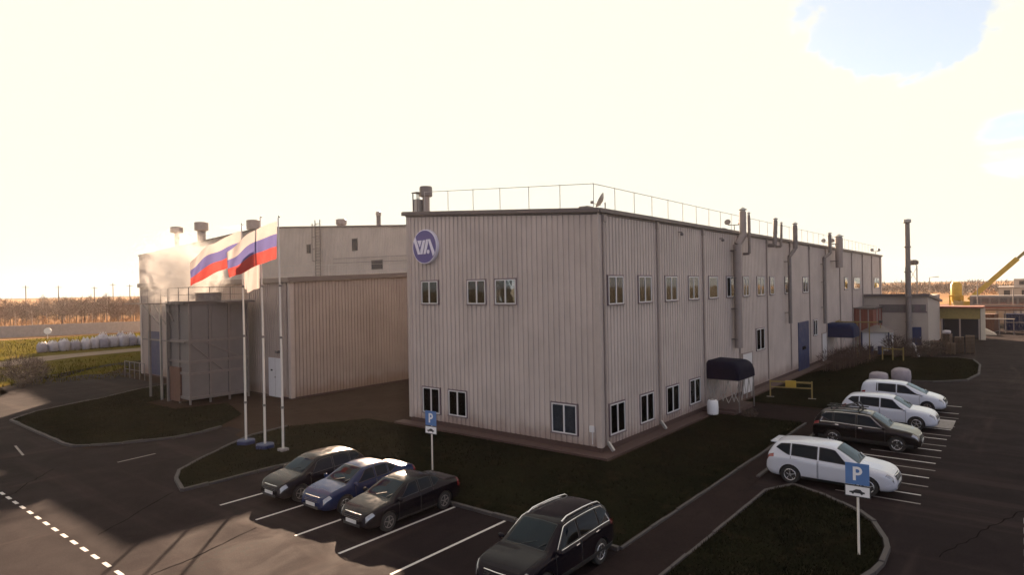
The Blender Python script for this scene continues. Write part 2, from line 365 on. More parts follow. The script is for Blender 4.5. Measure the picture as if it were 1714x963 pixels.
tm = MB(); rs_ = random.Random(3)
def seam(a, b, w=.035, wob=.12):
    a = Vector(a); b = Vector(b); n = max(4, int((b - a).length / .35)); nr = (b - a).normalized(); nr = Vector((-nr.y, nr.x)); off = 0; L_ = []; 
    for i in range(n + 1):
        off = off * .85 + rs_.uniform(-wob, wob) * .5; p = a + (b - a) * i / n + nr * off; ww = w * rs_.uniform(.5, 1.3); L_.append((p - nr * ww, p + nr * ww))
    for (p, q), (p2, q2) in zip(L_[:-1], L_[1:]): tm.add([(p.x, p.y, -.0145), (p2.x, p2.y, -.0145), (q2.x, q2.y, -.0145), (q.x, q.y, -.0145)], [(0, 1, 2, 3)])
seam((-18.2, 8.6), (-14.6, 11.2), .025, .1); seam((-21, 3.2), (-14.6, 4.5), .02, .22); seam((-24, 9), (-16.5, 19.5), .022, .25); seam((-4, -13.6), (6, -17), .02, .25)
struct(tm.build('tar_seams', M['tar']))

# ------------------------------------------------------------------ cladding walls
def corr(mb, p0, p1, zb, zt0, zt1, pitch=.32, dep=.05, out=(0, 0)):
    """trapezoid profiled sheet from p0 to p1 (plan), out = outward normal"""
    p0 = Vector(p0); p1 = Vector(p1); L = (p1 - p0).length; d = (p1 - p0) / L; o = Vector(out)
    n = max(1, round(L / pitch)); pr = []
    for i in range(n):
        for (f, h) in ((0, 0), (.30, 0), (.36, 1), (.94, 1)): pr.append(((i + f) / n, h))
    pr.append((1., 0)); vs = []; fs = []
    for f, h in pr:
        q = p0 + d * (L * f) + o * (dep * h)
        vs += [(q.x, q.y, zb), (q.x, q.y, zt0 + (zt1 - zt0) * f)]
    for i in range(len(pr) - 1): fs.append((2 * i, 2 * i + 2, 2 * i + 3, 2 * i + 1))
    mb.add(vs, fs)

def window(parent, axis, u0, u1, z0, z1, plane, sgn, panes=2, blind=0, split=.5, name='window', open_=False):
    """axis 'y': window on a wall y=plane facing sgn; axis 'x': wall x=plane"""
    def P(mb, a0, a1, d0, d1, b0, b1):
        d0, d1 = sorted((plane + sgn * d0, plane + sgn * d1))
        if axis == 'y': mb.box(a0, a1, d0, d1, b0, b1)
        else: mb.box(d0, d1, a0, a1, b0, b1)
    w = MB(); t = .065; o = .09
    P(w, u0, u1, 0, o, z1 - t, z1); P(w, u0, u1, 0, o + .05, z0, z0 + .05); P(w, u0, u0 + t, 0, o, z0 + .05, z1 - t); P(w, u1 - t, u1, 0, o, z0 + .05, z1 - t)
    P(w, u0 + t, u1 - t, 0.052, .056, z0 + .05, z1 - t)
    w = w.build(name, M['wtrim'], parent)
    f = MB(); a0, a1, b0, b1 = u0 + t + .002, u1 - t - .002, z0 + .052, z1 - t - .002; k = .055
    P(f, a0, a1, .058, .10, b0, b0 + k); P(f, a0, a1, .058, .10, b1 - k, b1); P(f, a0, a0 + k, .058, .10, b0 + k, b1 - k); P(f, a1 - k, a1, .058, .10, b0 + k, b1 - k)
    cuts = [a0 + (a1 - a0) * split] if panes == 2 else ([] if panes == 1 else [a0 + (a1 - a0) * i / panes for i in range(1, panes)])
    for c in cuts: P(f, c - .04, c + .04, .058, .102, b0 + k, b1 - k)
    f.build('frame', M['white'], w)
    r = MB(); P(r, a0 + k, a1 - k, .058, .062, b0 + k, b1 - k); r.build('room', M['room' if z0 > 5 else 'room_reflect'], w)
    if blind:
        b = MB(); ww = a1 - a0 - 2 * k
        if blind == 1: P(b, a0 + k, a1 - k, .064, .068, b1 - k - .28, b1 - k)
        elif blind == 2:
            P(b, a0 + k, a0 + k + ww * .42, .064, .068, b0 + k, b1 - k)
        elif blind == 3:
            P(b, a0 + k + ww * .1, a0 + k + ww * .34, .064, .068, b0 + k, b0 + k + .6); P(b, a0 + k + ww * .6, a1 - k, .064, .068, b0 + k, b0 + .45)
        else:
            n_ = int(ww / .09)
            for i in range(n_): P(b, a0 + k + ww * i / n_, a0 + k + ww * (i + .62) / n_, .064, .068, b0 + k, b1 - k)
        b.build('blind', M['blind'], w)
    g = MB(); P(g, a0 + k - .01, a1 - k + .01, .076, .080, b0 + k - .01, b1 - k + .01); g.build('pane', M['glass'], w)
    return w

def railing(parent, pts, h, posts_step, r=.018, mid=True, mat='galv', n=6):
    pts = [Vector(p) for p in pts]
    rl = MB(); rl.tube([p + Vector((0, 0, h)) for p in pts], r, n)
    if mid: rl.tube([p + Vector((0, 0, h * .5)) for p in pts], r * .7, n)
    ro = rl.build('railing', M[mat], parent, 40)
    for a, b in zip(pts[:-1], pts[1:]):
        k = max(1, round((b - a).length / posts_step))
        for i in range(k + (1 if b is pts[-1] or b == pts[-1] else 0)):
            p = a + (b - a) * i / k; jig = random.uniform(-.015, .015)
            MB().tube([p - Vector((0, 0, .05)), p + Vector((jig, jig, h + .03))], r * 1.15, n).build('post', M[mat], ro, 40)
    return ro

# ------------------------------------------------------------------ main block
FL, FR, HE, HL, RL = 13.26, 77.75, 11.52, 12.50, 77.75
main = empty('factory_building', (0, 0, 0), 'large two-storey beige ribbed metal factory block carrying the round emblem', 'building')
w = MB()
corr(w, (0, FL), (0, 0), .36, HL, HE, out=(-1, 0)); corr(w, (0, 0), (RL, 0), .36, HE, HE, out=(0, -1))
w.build('wall', M['clad'], main, fix=False)
w = MB(); corr(w, (RL, 0), (RL, FL), .36, HE, HL, out=(1, 0)); corr(w, (RL, FL), (0, FL), .36, HL, HL, out=(0, 1)); w.build('rear_wall', M['rearclad'], main, fix=False)
p = MB(); p.box(.004, RL - .004, .004, FL - .004, -.05, .42); p.build('plinth', M['plinth'], main)
r = MB(); e = .16
r.add([(-e, -e, HE + .02), (RL + e, -e, HE + .02), (RL + e, FL + e, HL + .02), (-e, FL + e, HL + .02), (-e, -e, HE + .12), (RL + e, -e, HE + .12), (RL + e, FL + e, HL + .12), (-e, FL + e, HL + .12)],
      [(3, 2, 1, 0), (4, 5, 6, 7), (0, 1, 5, 4), (1, 2, 6, 5), (2, 3, 7, 6), (3, 0, 4, 7)])
r.build('roof', M['roof'], main)
f = MB()
def slopebox(mb, y0, y1, x0, x1, h0, h1):
    za = lambda y: HE + (HL - HE) * y / FL
    mb.add([(x0, y0, za(y0) + h0), (x1, y0, za(y0) + h0), (x1, y1, za(y1) + h0), (x0, y1, za(y1) + h0), (x0, y0, za(y0) + h1), (x1, y0, za(y0) + h1), (x1, y1, za(y1) + h1), (x0, y1, za(y1) + h1)],
           [(3, 2, 1, 0), (4, 5, 6, 7), (0, 1, 5, 4), (1, 2, 6, 5), (2, 3, 7, 6), (3, 0, 4, 7)])
slopebox(f, -.2, FL + .2, -.22, -.08, -.02, .2); slopebox(f, -.06, FL + .06, -.08, -.04, -.12, -.03)
f.box(-.08, RL + .2, -.24, -.08, HE - .02, HE + .19); f.box(0, RL + .1, -.08, -.045, HE - .12, HE - .03)
f.box(-.21, 78, FL + .2, FL + .3, HL - .02, HL + .2)
f.build('fascia', M['fascia'], main, bevel=.015)
# corner trims
c = MB(); c.add([(.17, -.04, .34), (.17, -.078, .34), (-.078, -.078, .34), (-.078, .17, .34), (-.04, .17, .34), (-.04, -.04, .34), (.17, -.04, HE - .05), (.17, -.078, HE - .05), (-.078, -.078, HE - .05), (-.078, .17, HE - .05), (-.04, .17, HE - .05), (-.04, -.04, HE - .05)], [(0, 1, 2, 3, 4, 5), (11, 10, 9, 8, 7, 6)] + [(i, (i + 1) % 6, 6 + (i + 1) % 6, 6 + i) for i in range(6)])
c.build('corner_trim', M['ctrim'], main)
MB().box(-.07, -.04, FL - .2, FL + .03, .34, HL - .1).build('corner_trim', M['ctrim'], main); MB().box(RL - .2, RL + .05, -.075, -.04, .34, HE - .05).build('corner_trim', M['ctrim'], main)
# downpipes at each bay with a shoe at the foot
for i in range(13):
    x = .42 if i == 0 else 6.13 + (i - 1) * 6.39
    if x > RL: break
    d = MB()
    if i == 0: d.box(.30, .42, -.15, -.05, .55, HE - .08)
    else: d.box(x - .085, x + .085, -.155, -.05, .5, HE - .06)
    d.build('downpipe', M['trim'], main, bevel=.02)
    if i in (0, 1):
        h = MB(); h.bar((x, -.12, .55), (x + .02, -.42, .16), .15); h.build('downpipe_shoe', M['galv'], main, bevel=.02)
    hb = MB(); hb.box(x - .13, x + .13, -.2, -.04, HE - .45, HE - .12); hb.build('hopper', M['trim'], main, bevel=.02)
# windows, right wall
for k, (a, b, bl, pn) in enumerate([(.74, 2.33, 3, 2), (3.85, 5.42, 1, 2), (7.04, 8.69, 1, 2), (10.21, 11.83, 3, 2), (13.37, 15.0, 2, 1), (16.51, 18.1, 0, 2), (19.75, 21.1, 0, 2), (22.85, 24.7, 0, 2), (26.0, 27.2, 0, 1), (30.1, 31.3, 1, 1), (35.7, 37.6, 0, 2), (53.2, 55.0, 2, 1), (58.4, 62.2, 2, 1), (71.7, 75.6, 1, 2)]):
    window(main, 'y', a, b, 7.06, 8.55, -.0, -1, pn, bl)
for a, b in ((.69, 2.27), (3.81, 5.45), (6.94, 8.7), (10.11, 11.8)): window(main, 'y', a, b, .74, 2.33, 0, -1, 2, 0)
window(main, 'y', 22.5, 24.5, 2.9, 4.62, 0, -1, 2, 1); window(main, 'y', 39.2, 40.8, 2.85, 4.45, 0, -1, 2, 0)
# windows, front wall
for (a, b, z0, z1, bl, sp) in ((10.62, 12.1, 7.10, 8.54, 0, .52), (6.97, 8.42, 7.10, 8.52, 4, .48), (4.87, 6.4, 7.10, 8.52, 1, .5), (10.63, 12.14, .72, 2.30, 0, .5), (8.52, 10.02, .77, 2.30, 0, .5), (1.24, 2.84, .73, 2.30, 0, .5)):
    window(main, 'x', a, b, z0, z1, 0, -1, 2, bl, sp)
# doors and gate, right wall
def door(parent, x0, x1, z1, mat, name='door', handle=True):
    d = MB(); d.box(x0, x1, -.11, -.03, .12, z1); o = d.build(name, M[mat], parent, bevel=.01)
    fr = MB(); fr.box(x0 - .1, x0 - .002, -.13, -.03, .12, z1 + .1); fr.box(x1 + .002, x1 + .1, -.13, -.03, .12, z1 + .1); fr.box(x0 - .002, x1 + .002, -.13, -.03, z1 + .002, z1 + .1); fr.build('frame', M['trim'], o)
    if handle: MB().box(x0 + .12, x0 + .16, -.17, -.112, 1., 1.2).build('handle', M['galvd'], o)
    return o
door(main, 19.4, 21.4, 2.95, 'white'); door(main, 42.5, 44.3, 2.85, 'white')
gt = MB(); gt.box(34.0, 37.5, -.09, -.03, .1, 4.45)
for i in range(8): gt.box(34.03, 37.47, -.105, -.09, .15 + i * .54, .62 + i * .54)
g_ = gt.build('gate', M['blue'], main); MB().box(35.1, 36.4, -.12, -.106, 1.9, 2.2).build('gate_window', M['glass'], g_)
b = MB(); b.box(-.12, -.04, .32, .58, 1.04, 1.34); b.build('meter_box', M['white'], main, bevel=.01)
MB().tube([(-.06, .44, .45), (-.06, .44, 1.03)], .02).build('cable', M['white'], main)
# roof edge rail
za = lambda y: HE + (HL - HE) * y / FL + .14
railing(main, [(.45, 12.2, za(12.2)), (.45, .45, za(.45)), (RL - .6, .45, za(.45))], 1.28, 2.05, .017, False)
# small boxes and hatch bumps on the roof
bb = MB(); bb.box(.05, .55, .55, 1.05, za(.8), za(.8) + .16); bb.box(16.6, 17.3, .1, .6, za(.3), za(.3) + .14); bb.build('roof_box', M['galvd'], main)

# round emblem
em = empty('round_sign', (-.06, 11.53, 10.50), 'round violet disc emblem with white VVA strokes high on the front wall', 'sign')
rad = .95
b = MB(); b.lathe([(rad + .07, .0), (rad + .07, -.13), (rad + .05, -.2)], axis='x', n=48); b.build('rim', M['logowhite'], em, 40)
b = MB(); b.lathe([(rad, -.201), (rad, -.215)], axis='x', n=48); b.build('face', M['logoblue'], em, 40)
st = MB(); H0 = .50
def stroke(poly):   # u to the viewer's right (= -y), v up
    st.prism(poly, lambda u, v, s: (-.216 - .02 * s, -u * .9, v * .9))
stroke([(-.97, .42), (-.80, .66), (-.36, -.48), (-.60, -.48)])            # long left arm
stroke([(-.62, .42), (-.22, .42), (-.40, -.02)])                           # wedge of first v
stroke([(-.355, -.48), (-.16, -.48), (.12, .42), (-.12, .42), (-.355, -.22)])  # right arm of v
stroke([(-.07, -.48), (.13, -.48), (.36, .18), (.36, .46), (.20, .46)])    # left leg of a
stroke([(.362, .46), (.56, .46), (.97, -.42), (.80, -.66)])                # long right leg
stroke([(.37 + .12 * math.cos(a * math.pi / 6), -.34 + .14 * math.sin(a * math.pi / 6)) for a in range(12)])
st.build('lettering', M['logowhite'], em)

# ------------------------------------------------------------------ ducts on the right wall
def duct(pts, r, label, cap=True, brackets=(), name='exhaust_duct', bentr=None):
    x0, y0, z0 = pts[0]
    o = empty(name, (x0, y0, 0), label, 'duct', group='exhaust ducts on the long wall')
    L = lambda p: (p[0] - x0, p[1] - y0, p[2])
    for seg, (a, b, rr) in enumerate(zip(pts[:-1], pts[1:], r)):
        mb = MB(); mb.tube([L(a), L(b)], rr, 14)
        d = (Vector(b) - Vector(a)); n = int(d.length / 1.5)
        for i in range(1, n + 1):
            q = Vector(L(a)) + d * i / (n + 1); e = d.normalized() * .02
            mb.tube([q - e, q + e], rr + .018, 14)
        mb.build('pipe', M['galvd' if rr < .22 else 'trim'], o, 40)
    if cap:
        t = Vector(L(pts[-1])); rr = r[-1]; mb = MB()
        mb.tube([t + Vector((0, 0, .02)), t + Vector((0, 0, .10))], rr * .8, 12); mb.lathe([(rr * 1.25, .12), (rr * 1.25, .16), (.02, .16 + rr * .7)], tuple(t), n=14)
        mb.build('cap', M['galv'], o, 40)
    for z in brackets:
        mb = MB(); mb.box(-r[0] - .04, r[0] + .04, -.04, abs(y0) - .03, z - .03, z + .03); mb.build('bracket', M['galvd'], o)
    return o
duct([(17.7, -.45, 3.6), (17.7, -.45, 10.7), (18.0, -.75, 11.3), (18.0, -.75, 12.95)], [.27, .25, .225], 'thickest and longest galvanised duct, rising beside the first canopy', True, (4.2, 6.3, 8.4, 10.3))
duct([(20.0, -.08, 10.15), (20.0, -.5, 10.15), (20.0, -.5, 12.9)], [.10, .10], 'thin pipe elbowing out of the wall just beyond the thickest duct', True)
duct([(25.6, -.08, 11.0), (25.6, -.62, 10.95), (25.9, -.62, 12.9)], [.15, .165], 'short duct, first of the close pair above the narrow window', True)
duct([(27.7, -.08, 10.95), (27.7, -.5, 10.95), (27.9, -.5, 12.75)], [.09, .10], 'slim short pipe, second of the close pair at the roof edge', True)
duct([(30.2, -.45, 4.6), (30.2, -.45, 10.2), (30.9, -.75, 10.9), (30.9, -.75, 12.85)], [.15, .15, .20], 'duct with a wider top half dropping beside the blue gate', True, (5.5, 8, 9.8))
duct([(42.6, -.35, 3.9), (42.6, -.35, 10.4), (43.6, -.7, 10.9), (43.6, -.7, 12.75)], [.14, .14, .18], 'slender dark duct descending to the second canopy', True, (5.5, 8, 9.8))
duct([(47.0, -.85, 9.5), (47.0, -.85, 12.6)], [.37], 'fat short duct hung at roof height beyond the slender one', True, (10.2, 12.))
# wall bits: lamp brackets
for x, z in ((9.0, 11.0), (15.5, 10.95)):
    o = empty('wall_lamp', (x, -.05, z), 'small lamp fixed under the eave ' + ('in the second bay' if x < 10 else 'in the third bay'), 'lamp')
    MB().box(-.04, .04, -.22, .0, .05, .1).build('arm', M['galvd'], o); MB().lathe([(.03, .05), (.1, 0), (.1, -.1), (.02, -.14)], (0, -.22, 0), n=10).build('lamp_head', M['galvd'], o, 40)

# roof vents near the far end of the front wall
o = empty('roof_vent', (1.1, 12.75, za(12.75) - .1), 'round capped flue on the roof above the emblem', 'vent')
MB().tube([(0, 0, 0), (0, 0, 1.3)], .22, 16).build('flue', M['trim'], o, 40)
MB().lathe([(.34, 1.18), (.39, 1.22), (.39, 1.72), (.35, 1.8), (.1, 1.84)], n=18).build('cap', M['galvd'], o, 40)
o = empty('vent_frame', (.75, 13.0, za(13.0) - .1), 'open steel frame with a flat top beside the capped flue', 'frame')
for dx in (-.2, .3):
    for dy in (-.05, .32): MB().bar((dx, dy, 0), (dx, dy, 1.38), .05).build('leg', M['galvd'], o)
MB().box(-.27, .37, -.12, .39, 1.381, 1.42).build('top', M['galvd'], o)
MB().box(-.18, .28, -.03, .30, 0, 1.0).build('box', M['galv'], o)

def dish(x, y, z, label, r=.42, ang=0, tw=.5, group='dishes and floodlights along the roof edge'):
    o = empty('satellite_dish', (x, y, z), label, 'dish', ang, group)
    MB().tube([(0, 0, 0), (0, 0, .5)], .03, 8).build('mast', M['galvd'], o)
    prof = [(r * k / 6, .16 * (k / 6) ** 2) for k in range(1, 7)]
    mb = MB(); mb.lathe(prof + [(r, .18), (r * .5, .06), (.03, .0)], n=24); d = mb.build('reflector', M['galv'], o, 50)
    d.location = (.12, 0, .55); d.rotation_euler = (0, R(62), 0)
    MB().tube([(.2, 0, .35), (.62, 0, .5)], .015, 6).build('feed_arm', M['galvd'], o); MB().box(.58, .72, -.05, .05, .47, .6).build('receiver', M['galvd'], o)
    return o
dish(1.62, .5, 11.68, 'grey satellite dish on the roof corner nearest the emblem side', .40, R(115))
def flood(x, label):
    o = empty('floodlight', (x, .3, 11.66), label, 'floodlight', R(-60), 'dishes and floodlights along the roof edge')
    MB().tube([(0, 0, 0), (0, 0, .55)], .03, 8).build('mast', M['galvd'], o); MB().bar((-.45, 0, .55), (.45, 0, .55), .05).build('crossbar', M['galvd'], o)
    for s in (-1, 1):
        mb = MB(); mb.lathe([(.08, -.18), (.2, .1), (.22, .13)], n=14); h = mb.build('lamp_head', M['galvd'], o, 40); h.location = (s * .42, .05, .72); h.rotation_euler = (R(70), 0, R(s * 25))
flood(19.3, 'twin floodlight on the roof edge beside the thickest duct'); flood(47.5, 'twin floodlight behind the fat short duct'); flood(75.5, 'twin floodlight at the far end of the roof edge')

# ------------------------------------------------------------------ canopies with lattice
def canopy(x0, x1, y1, z0, z1, mat, label, lattice=True):
    o = empty('canopy', (x0, 0, 0), label, 'canopy'); Lx = x1 - x0
    # barrel sheet with rounded shoulders, skirt at the ends
    n = 10; prof = []
    for i in range(n + 1):
        a = math.pi / 2 * i / n; prof.append((y1 + .5 - .5 * math.cos(math.pi / 2 - a) if 0 else 0, 0))
    sec = [(y1, z0)] + [(y1 + .55 * (1 - math.cos(a)), z1 - .55 + .55 * math.sin(a)) for a in [math.pi / 2 * i / 8 for i in range(9)]] + [(-.06, z1 + .04)]
    mb = MB(); vs = []; fs = []
    xs = [(0., .42), (.05, .2), (.2, .06), (.42, 0), (Lx - .42, 0), (Lx - .2, .06), (Lx - .05, .2), (Lx, .42)]
    for x, drop in xs:
        for (yy, zz) in sec: vs.append((x, yy, max(z0, zz - drop * (1 if zz > z0 + .1 else 0))))
    k = len(sec)
    for i in range(len(xs) - 1):
        for j in range(k - 1): fs.append((i * k + j, i * k + j + 1, (i + 1) * k + j + 1, (i + 1) * k + j))
    mb.add(vs, fs)
    for xe in (0, len(xs) - 1):
        e = [vs[xe * k + j] for j in range(k)]; mb.add(e + [(e[0][0], -.06, z0)], [tuple(range(k + 1))])
    mb.build('cover', M[mat], o, 50)
    fr = MB()
    for x in (.06, Lx - .06): fr.bar((x, y1 + .06, .1), (x, y1 + .06, z0 + .1), .06); fr.bar((x, y1 + .06, z0 - .02), (x, -.06, z0 - .02), .05)
    fr.bar((.06, y1 + .06, z0 - .02), (Lx - .06, y1 + .06, z0 - .02), .05); fr.build('frame', M['galvd'], o)
    if lattice:
        lt = MB()
        for xx in (.06,):
            m_ = 3; dy = (y1 + .12) / m_
            for i in range(m_):
                ya = -.08 + dy * i; yb = ya + dy; ym = (ya + yb) / 2
                lt.bar((xx, ya, z0 - .05), (xx, ym, .75), .04); lt.bar((xx, ym, .75), (xx, yb, z0 - .05), .04); lt.bar((xx, ya, .65), (xx, ym, 1.35), .035); lt.bar((xx, ym, 1.35), (xx, yb, .65), .035)
        for i in range(3):
            xa = .06 + (Lx - .12) * i / 3; xb = xa + (Lx - .12) / 3
            lt.bar((xa, y1 + .06, z0 - .05), ((xa + xb) / 2, y1 + .06, .8), .03); lt.bar(((xa + xb) / 2, y1 + .06, .8), (xb, y1 + .06, z0 - .05), .045)
        lt.build('lattice', M['galv'], o)
        s = MB(); s.box(-.3, Lx, y1 + .15, -.02, .05, .35); s.box(-.6, -.3, y1 + .15, -.02, .05, .2); s.build('step', M['plinth'], o)
    return o
canopy(12.75, 15.6, -2.15, 2.08, 3.15, 'navy', 'dark navy canopy over white lattice legs, near the white door')
canopy(44.6, 47.6, -2.5, 2.4, 3.75, 'navy2', 'brighter blue canopy farther along the wall, past the blue gate')
o = empty('white_barrel', (11.6, -.9, .1), 'white drum standing by the lattice of the dark navy canopy', 'drum')
mb = MB(); mb.lathe([(.28, 0), (.33, .05), (.34, .4), (.32, .78), (.24, .88)], n=18); mb.build('drum_body', M['signwhite'], o, 40)
mb = MB(); mb.lathe([(.16, .88), (.16, .94), (.03, .95)], n=14); mb.build('lid', M['galv'], o, 40)

# ------------------------------------------------------------------ left wing and hall
wing = empty('annex_wing', (0, 0, 0), 'lower beige metal wing with brown roof edge, white door and blue gate', 'building')
WX, WY0, WY1, WE, WXE = .35, 26.6, 53.2, 8.82, 23.7
wt = lambda x: WE + .055 * min(x - WX, 12.) + .02 * max(0, x - WX - 12.)
w = MB(); corr(w, (WX, WY1), (WX, WY0), .15, WE, WE, .30, out=(-1, 0)); corr(w, (WX, WY0), (WXE, WY0), .15, WE, wt(WXE), .30, out=(0, -1)); corr(w, (WXE, WY1), (WX, WY1), .15, wt(WXE), WE, .3, out=(0, 1))
w.build('wall', M['clad2'], wing, fix=False)
MB().box(WX + .004, WXE, WY0 + .004, WY1 - .004, -.05, .3).build('plinth', M['plinth'], wing)
def slab(mb, x0, x1, y0, y1, h0, h1):
    mb.add([(x0, y0, wt(x0) + h0), (x1, y0, wt(x1) + h0), (x1, y1, wt(x1) + h0), (x0, y1, wt(x0) + h0), (x0, y0, wt(x0) + h1), (x1, y0, wt(x1) + h1), (x1, y1, wt(x1) + h1), (x0, y1, wt(x0) + h1)],
           [(3, 2, 1, 0), (4, 5, 6, 7), (0, 1, 5, 4), (1, 2, 6, 5), (2, 3, 7, 6), (3, 0, 4, 7)])
r = MB(); slab(r, WX - .1, WXE, WY0 - .1, WY1 + .1, .02, .12); r.build('roof', M['roof'], wing)
f = MB(); slab(f, WX - .26, WX - .1, WY0 - .25, WY1 + .25, -.12, .28); slab(f, WX - .1, WXE, WY0 - .25, WY0 - .1, -.12, .28); slab(f, WX - .1, WXE, WY1 + .1, WY1 + .25, -.12, .28); f.build('fascia', M['fascia'], wing, bevel=.015)
MB().box(WX - .08, WX + .25, WY0 - .09, WY0 - .04, .1, WE - .1).box(WX - .08, WX - .04, WY0 - .038, WY0 + .22, .1, WE - .1).build('corner_trim', M['ctrim'], wing); MB().box(WX - .16, WX - .042, WY0 + .3, WY0 + .44, .3, WE - .1).build('downpipe', M['trim'], wing); MB().box(WX - .1, WX - .04, WY1 - .3, WY1 + .05, .1, WE - .1).build('corner_trim', M['ctrim'], wing)
d = MB(); d.box(WX - .1, WX - .03, 27.75, 29.55, .05, 3.0); dd = d.build('door', M['white'], wing, bevel=.01)
MB().box(WX - .15, WX - .101, 28.55, 28.62, 1.5, 1.62).build('handle', M['galvd'], dd); MB().box(WX - .106, WX - .1, 28.6, 28.62, .1, 2.95).build('seam', M['galvd'], dd); MB().box(WX - .13, WX - .11, 28.95, 29.2, 2.0, 2.12).build('notice', M['blackpl'], dd)
d = MB(); d.box(WX - .07, WX - .03, 48.4, 51.5, .2, 4.4)
for i in range(7): d.box(WX - .09, WX - .07, 48.43, 51.47, .25 + i * .59, .78 + i * .59)
dg = d.build('gate', M['blue'], wing)
railing(wing, [(-1.6, 47.6, .1), (-1.6, 52.2, .1)], 1.5, 1.15, .03, True, 'galvd')
railing(wing, [(1.0, WY1 - .5, wt(1) + .1), (1., WY0 + .5, wt(1.) + .1), (WXE - 1, WY0 + .5, wt(WXE - 1) + .1)], 1.0, 3.2, .014, True)
MB().box(WX - .35, WX - .04, 27.9, 28.2, 3.4, 3.6).build('door_lamp', M['galvd'], wing)

hall = empty('production_hall', (0, 0, 0), 'tall pale metal production hall with low gable behind the wing', 'building')
HX, HY0, HYR, HY1 = 24.0, 26.4, 71.4, 115.65
hz = lambda y: 17.44 - abs(y - HYR) * (.066 if y < HYR else .048)
w = MB(); corr(w, (HX, HY1), (HX, HYR), 0, hz(HY1), hz(HYR), .34, out=(-1, 0)); corr(w, (HX, HYR), (HX, HY0), 0, hz(HYR), hz(HY0), .34, out=(-1, 0))
w.add([(HX, HY0, 0), (100, HY0, 0), (100, HY0, hz(HY0)), (HX, HY0, hz(HY0))], [(0, 1, 2, 3)]); w.add([(HX, HY1, 0), (100, HY1, 0), (100, HY1, hz(HY1)), (HX, HY1, hz(HY1))], [(0, 1, 2, 3)])
w.add([(100, HY0, 0), (100, HY1, 0), (100, HY1, hz(HY1)), (100, HYR, hz(HYR)), (100, HY0, hz(HY0))], [(0, 1, 2, 3, 4)])
w.build('wall', M['hallclad'], hall, fix=False)
r = MB()
for ya, yb in ((HY0, HYR), (HYR, HY1)):
    r.add([(HX - .2, ya, hz(ya) + .02), (100, ya, hz(ya) + .02), (100, yb, hz(yb) + .02), (HX - .2, yb, hz(yb) + .02), (HX - .2, ya, hz(ya) + .2), (100, ya, hz(ya) + .2), (100, yb, hz(yb) + .2), (HX - .2, yb, hz(yb) + .2)],
          [(3, 2, 1, 0), (4, 5, 6, 7), (0, 1, 5, 4), (1, 2, 6, 5), (2, 3, 7, 6), (3, 0, 4, 7)])
r.build('roof', M['fascia'], hall)
for y, z, wd, hh in ((59.65, 13.25, .88, 1.1), (49.65, 13.12, 1.0, 1.4), (45.4, 10.62, 2., 1.)):
    m_ = MB(); m_.box(HX - .12, HX - .04, y - wd / 2, y + wd / 2, z, z + hh); q = m_.build('vent_grille', M['dark'], hall)
    m_ = MB(); m_.box(HX - .1, HX - .03, y - wd / 2 - .08, y + wd / 2 + .08, z - .08, z - .003); m_.box(HX - .1, HX - .03, y - wd / 2 - .08, y + wd / 2 + .08, z + hh + .003, z + hh + .08); m_.build('frame', M['galvd'], q)
l = MB()
for s in (-.55, .55): l.bar((HX - .35, 57.15 + s, 10), (HX - .35, 57.15 + s, 17.5), .08)
for i in range(18): l.bar((HX - .35, 56.6, 10.2 + i * .4), (HX - .35, 57.699999999999996, 10.2 + i * .4), .05)
for z in (12, 13.6, 15.2, 16.8): l.tube([(HX - .35 - .75 * math.sin(a), 57.15 + .75 * math.cos(a), z) for a in [math.pi * i / 8 for i in range(9)]], .025, 5)
for a in (.8, 1.57, 2.3): l.bar((HX - .35 - .75 * math.sin(a), 57.15 + .75 * math.cos(a), 12), (HX - .35 - .75 * math.sin(a), 57.15 + .75 * math.cos(a), 17), .04)
l.build('ladder', M['galvd'], hall)
rr_ = MB()
for z in (11.62, 12.19): rr_.tube([(HX - .25, 53.9, z), (HX - .25, 33.9, z - .3)], .028, 5)
rr_.build('wall_pipe', M['galvd'], hall, 40)

def stack(x, y, ztop, r, capr, caph, label, kind=0):
    o = empty('roof_stack', (x, y, hz(y) + .15), label, 'chimney', group='roof stacks on the hall'); h = ztop - hz(y) - .15
    MB().tube([(0, 0, -.3), (0, 0, h - caph)], r, 14).build('flue', M['galvd'], o, 40)
    if kind == 0: MB().lathe([(r, h - caph - .2), (capr, h - caph), (capr, h - .12), (capr * .8, h), (.05, h + .02)], n=18).build('cap', M['trim'], o, 40)
    else: MB().lathe([(r, h - caph - .1), (capr, h - caph), (capr, h), (.05, h + .15)], n=14).build('cap', M['galv'], o, 40)
    return o
stack(31.5, 106.21, 21.62, 0.75, 1.25, 1.56, 'tall hall stack with drum cap, on the slope beyond the flags')
stack(31.5, 87.28, 20.5, 0.72, 1.19, 1.56, 'drum-capped stack close to the hall ridge, behind the flags')
stack(31.5, 116.65, 21.5, 0.44, 1.19, 1.12, 'stack at the far hall corner with its cap above the steam')
stack(31.5, 62.65, 18.62, 0.56, 0.78, 0.75, 'squat drum vent low on the hall roof behind the ladder')
stack(31.5, 54.15, 18.94, 0.30, 0.38, 0.44, 'thin flue on the hall roof nearest the front block', 1)
an = empty('roof_aerial', (29.0, 59.53, hz(59.53)), 'spindly wire aerial on the hall roof above the ladder', 'aerial')
for dy in (-.9, 0, .9): MB().tube([(0, dy, 0), (0, dy, 1.6)], .02, 5).build('mast', M['galv'], an)
MB().tube([(0, -1.1, 1.5), (0, 1.1, 1.5)], .015, 5).build('wire', M['galv'], an)

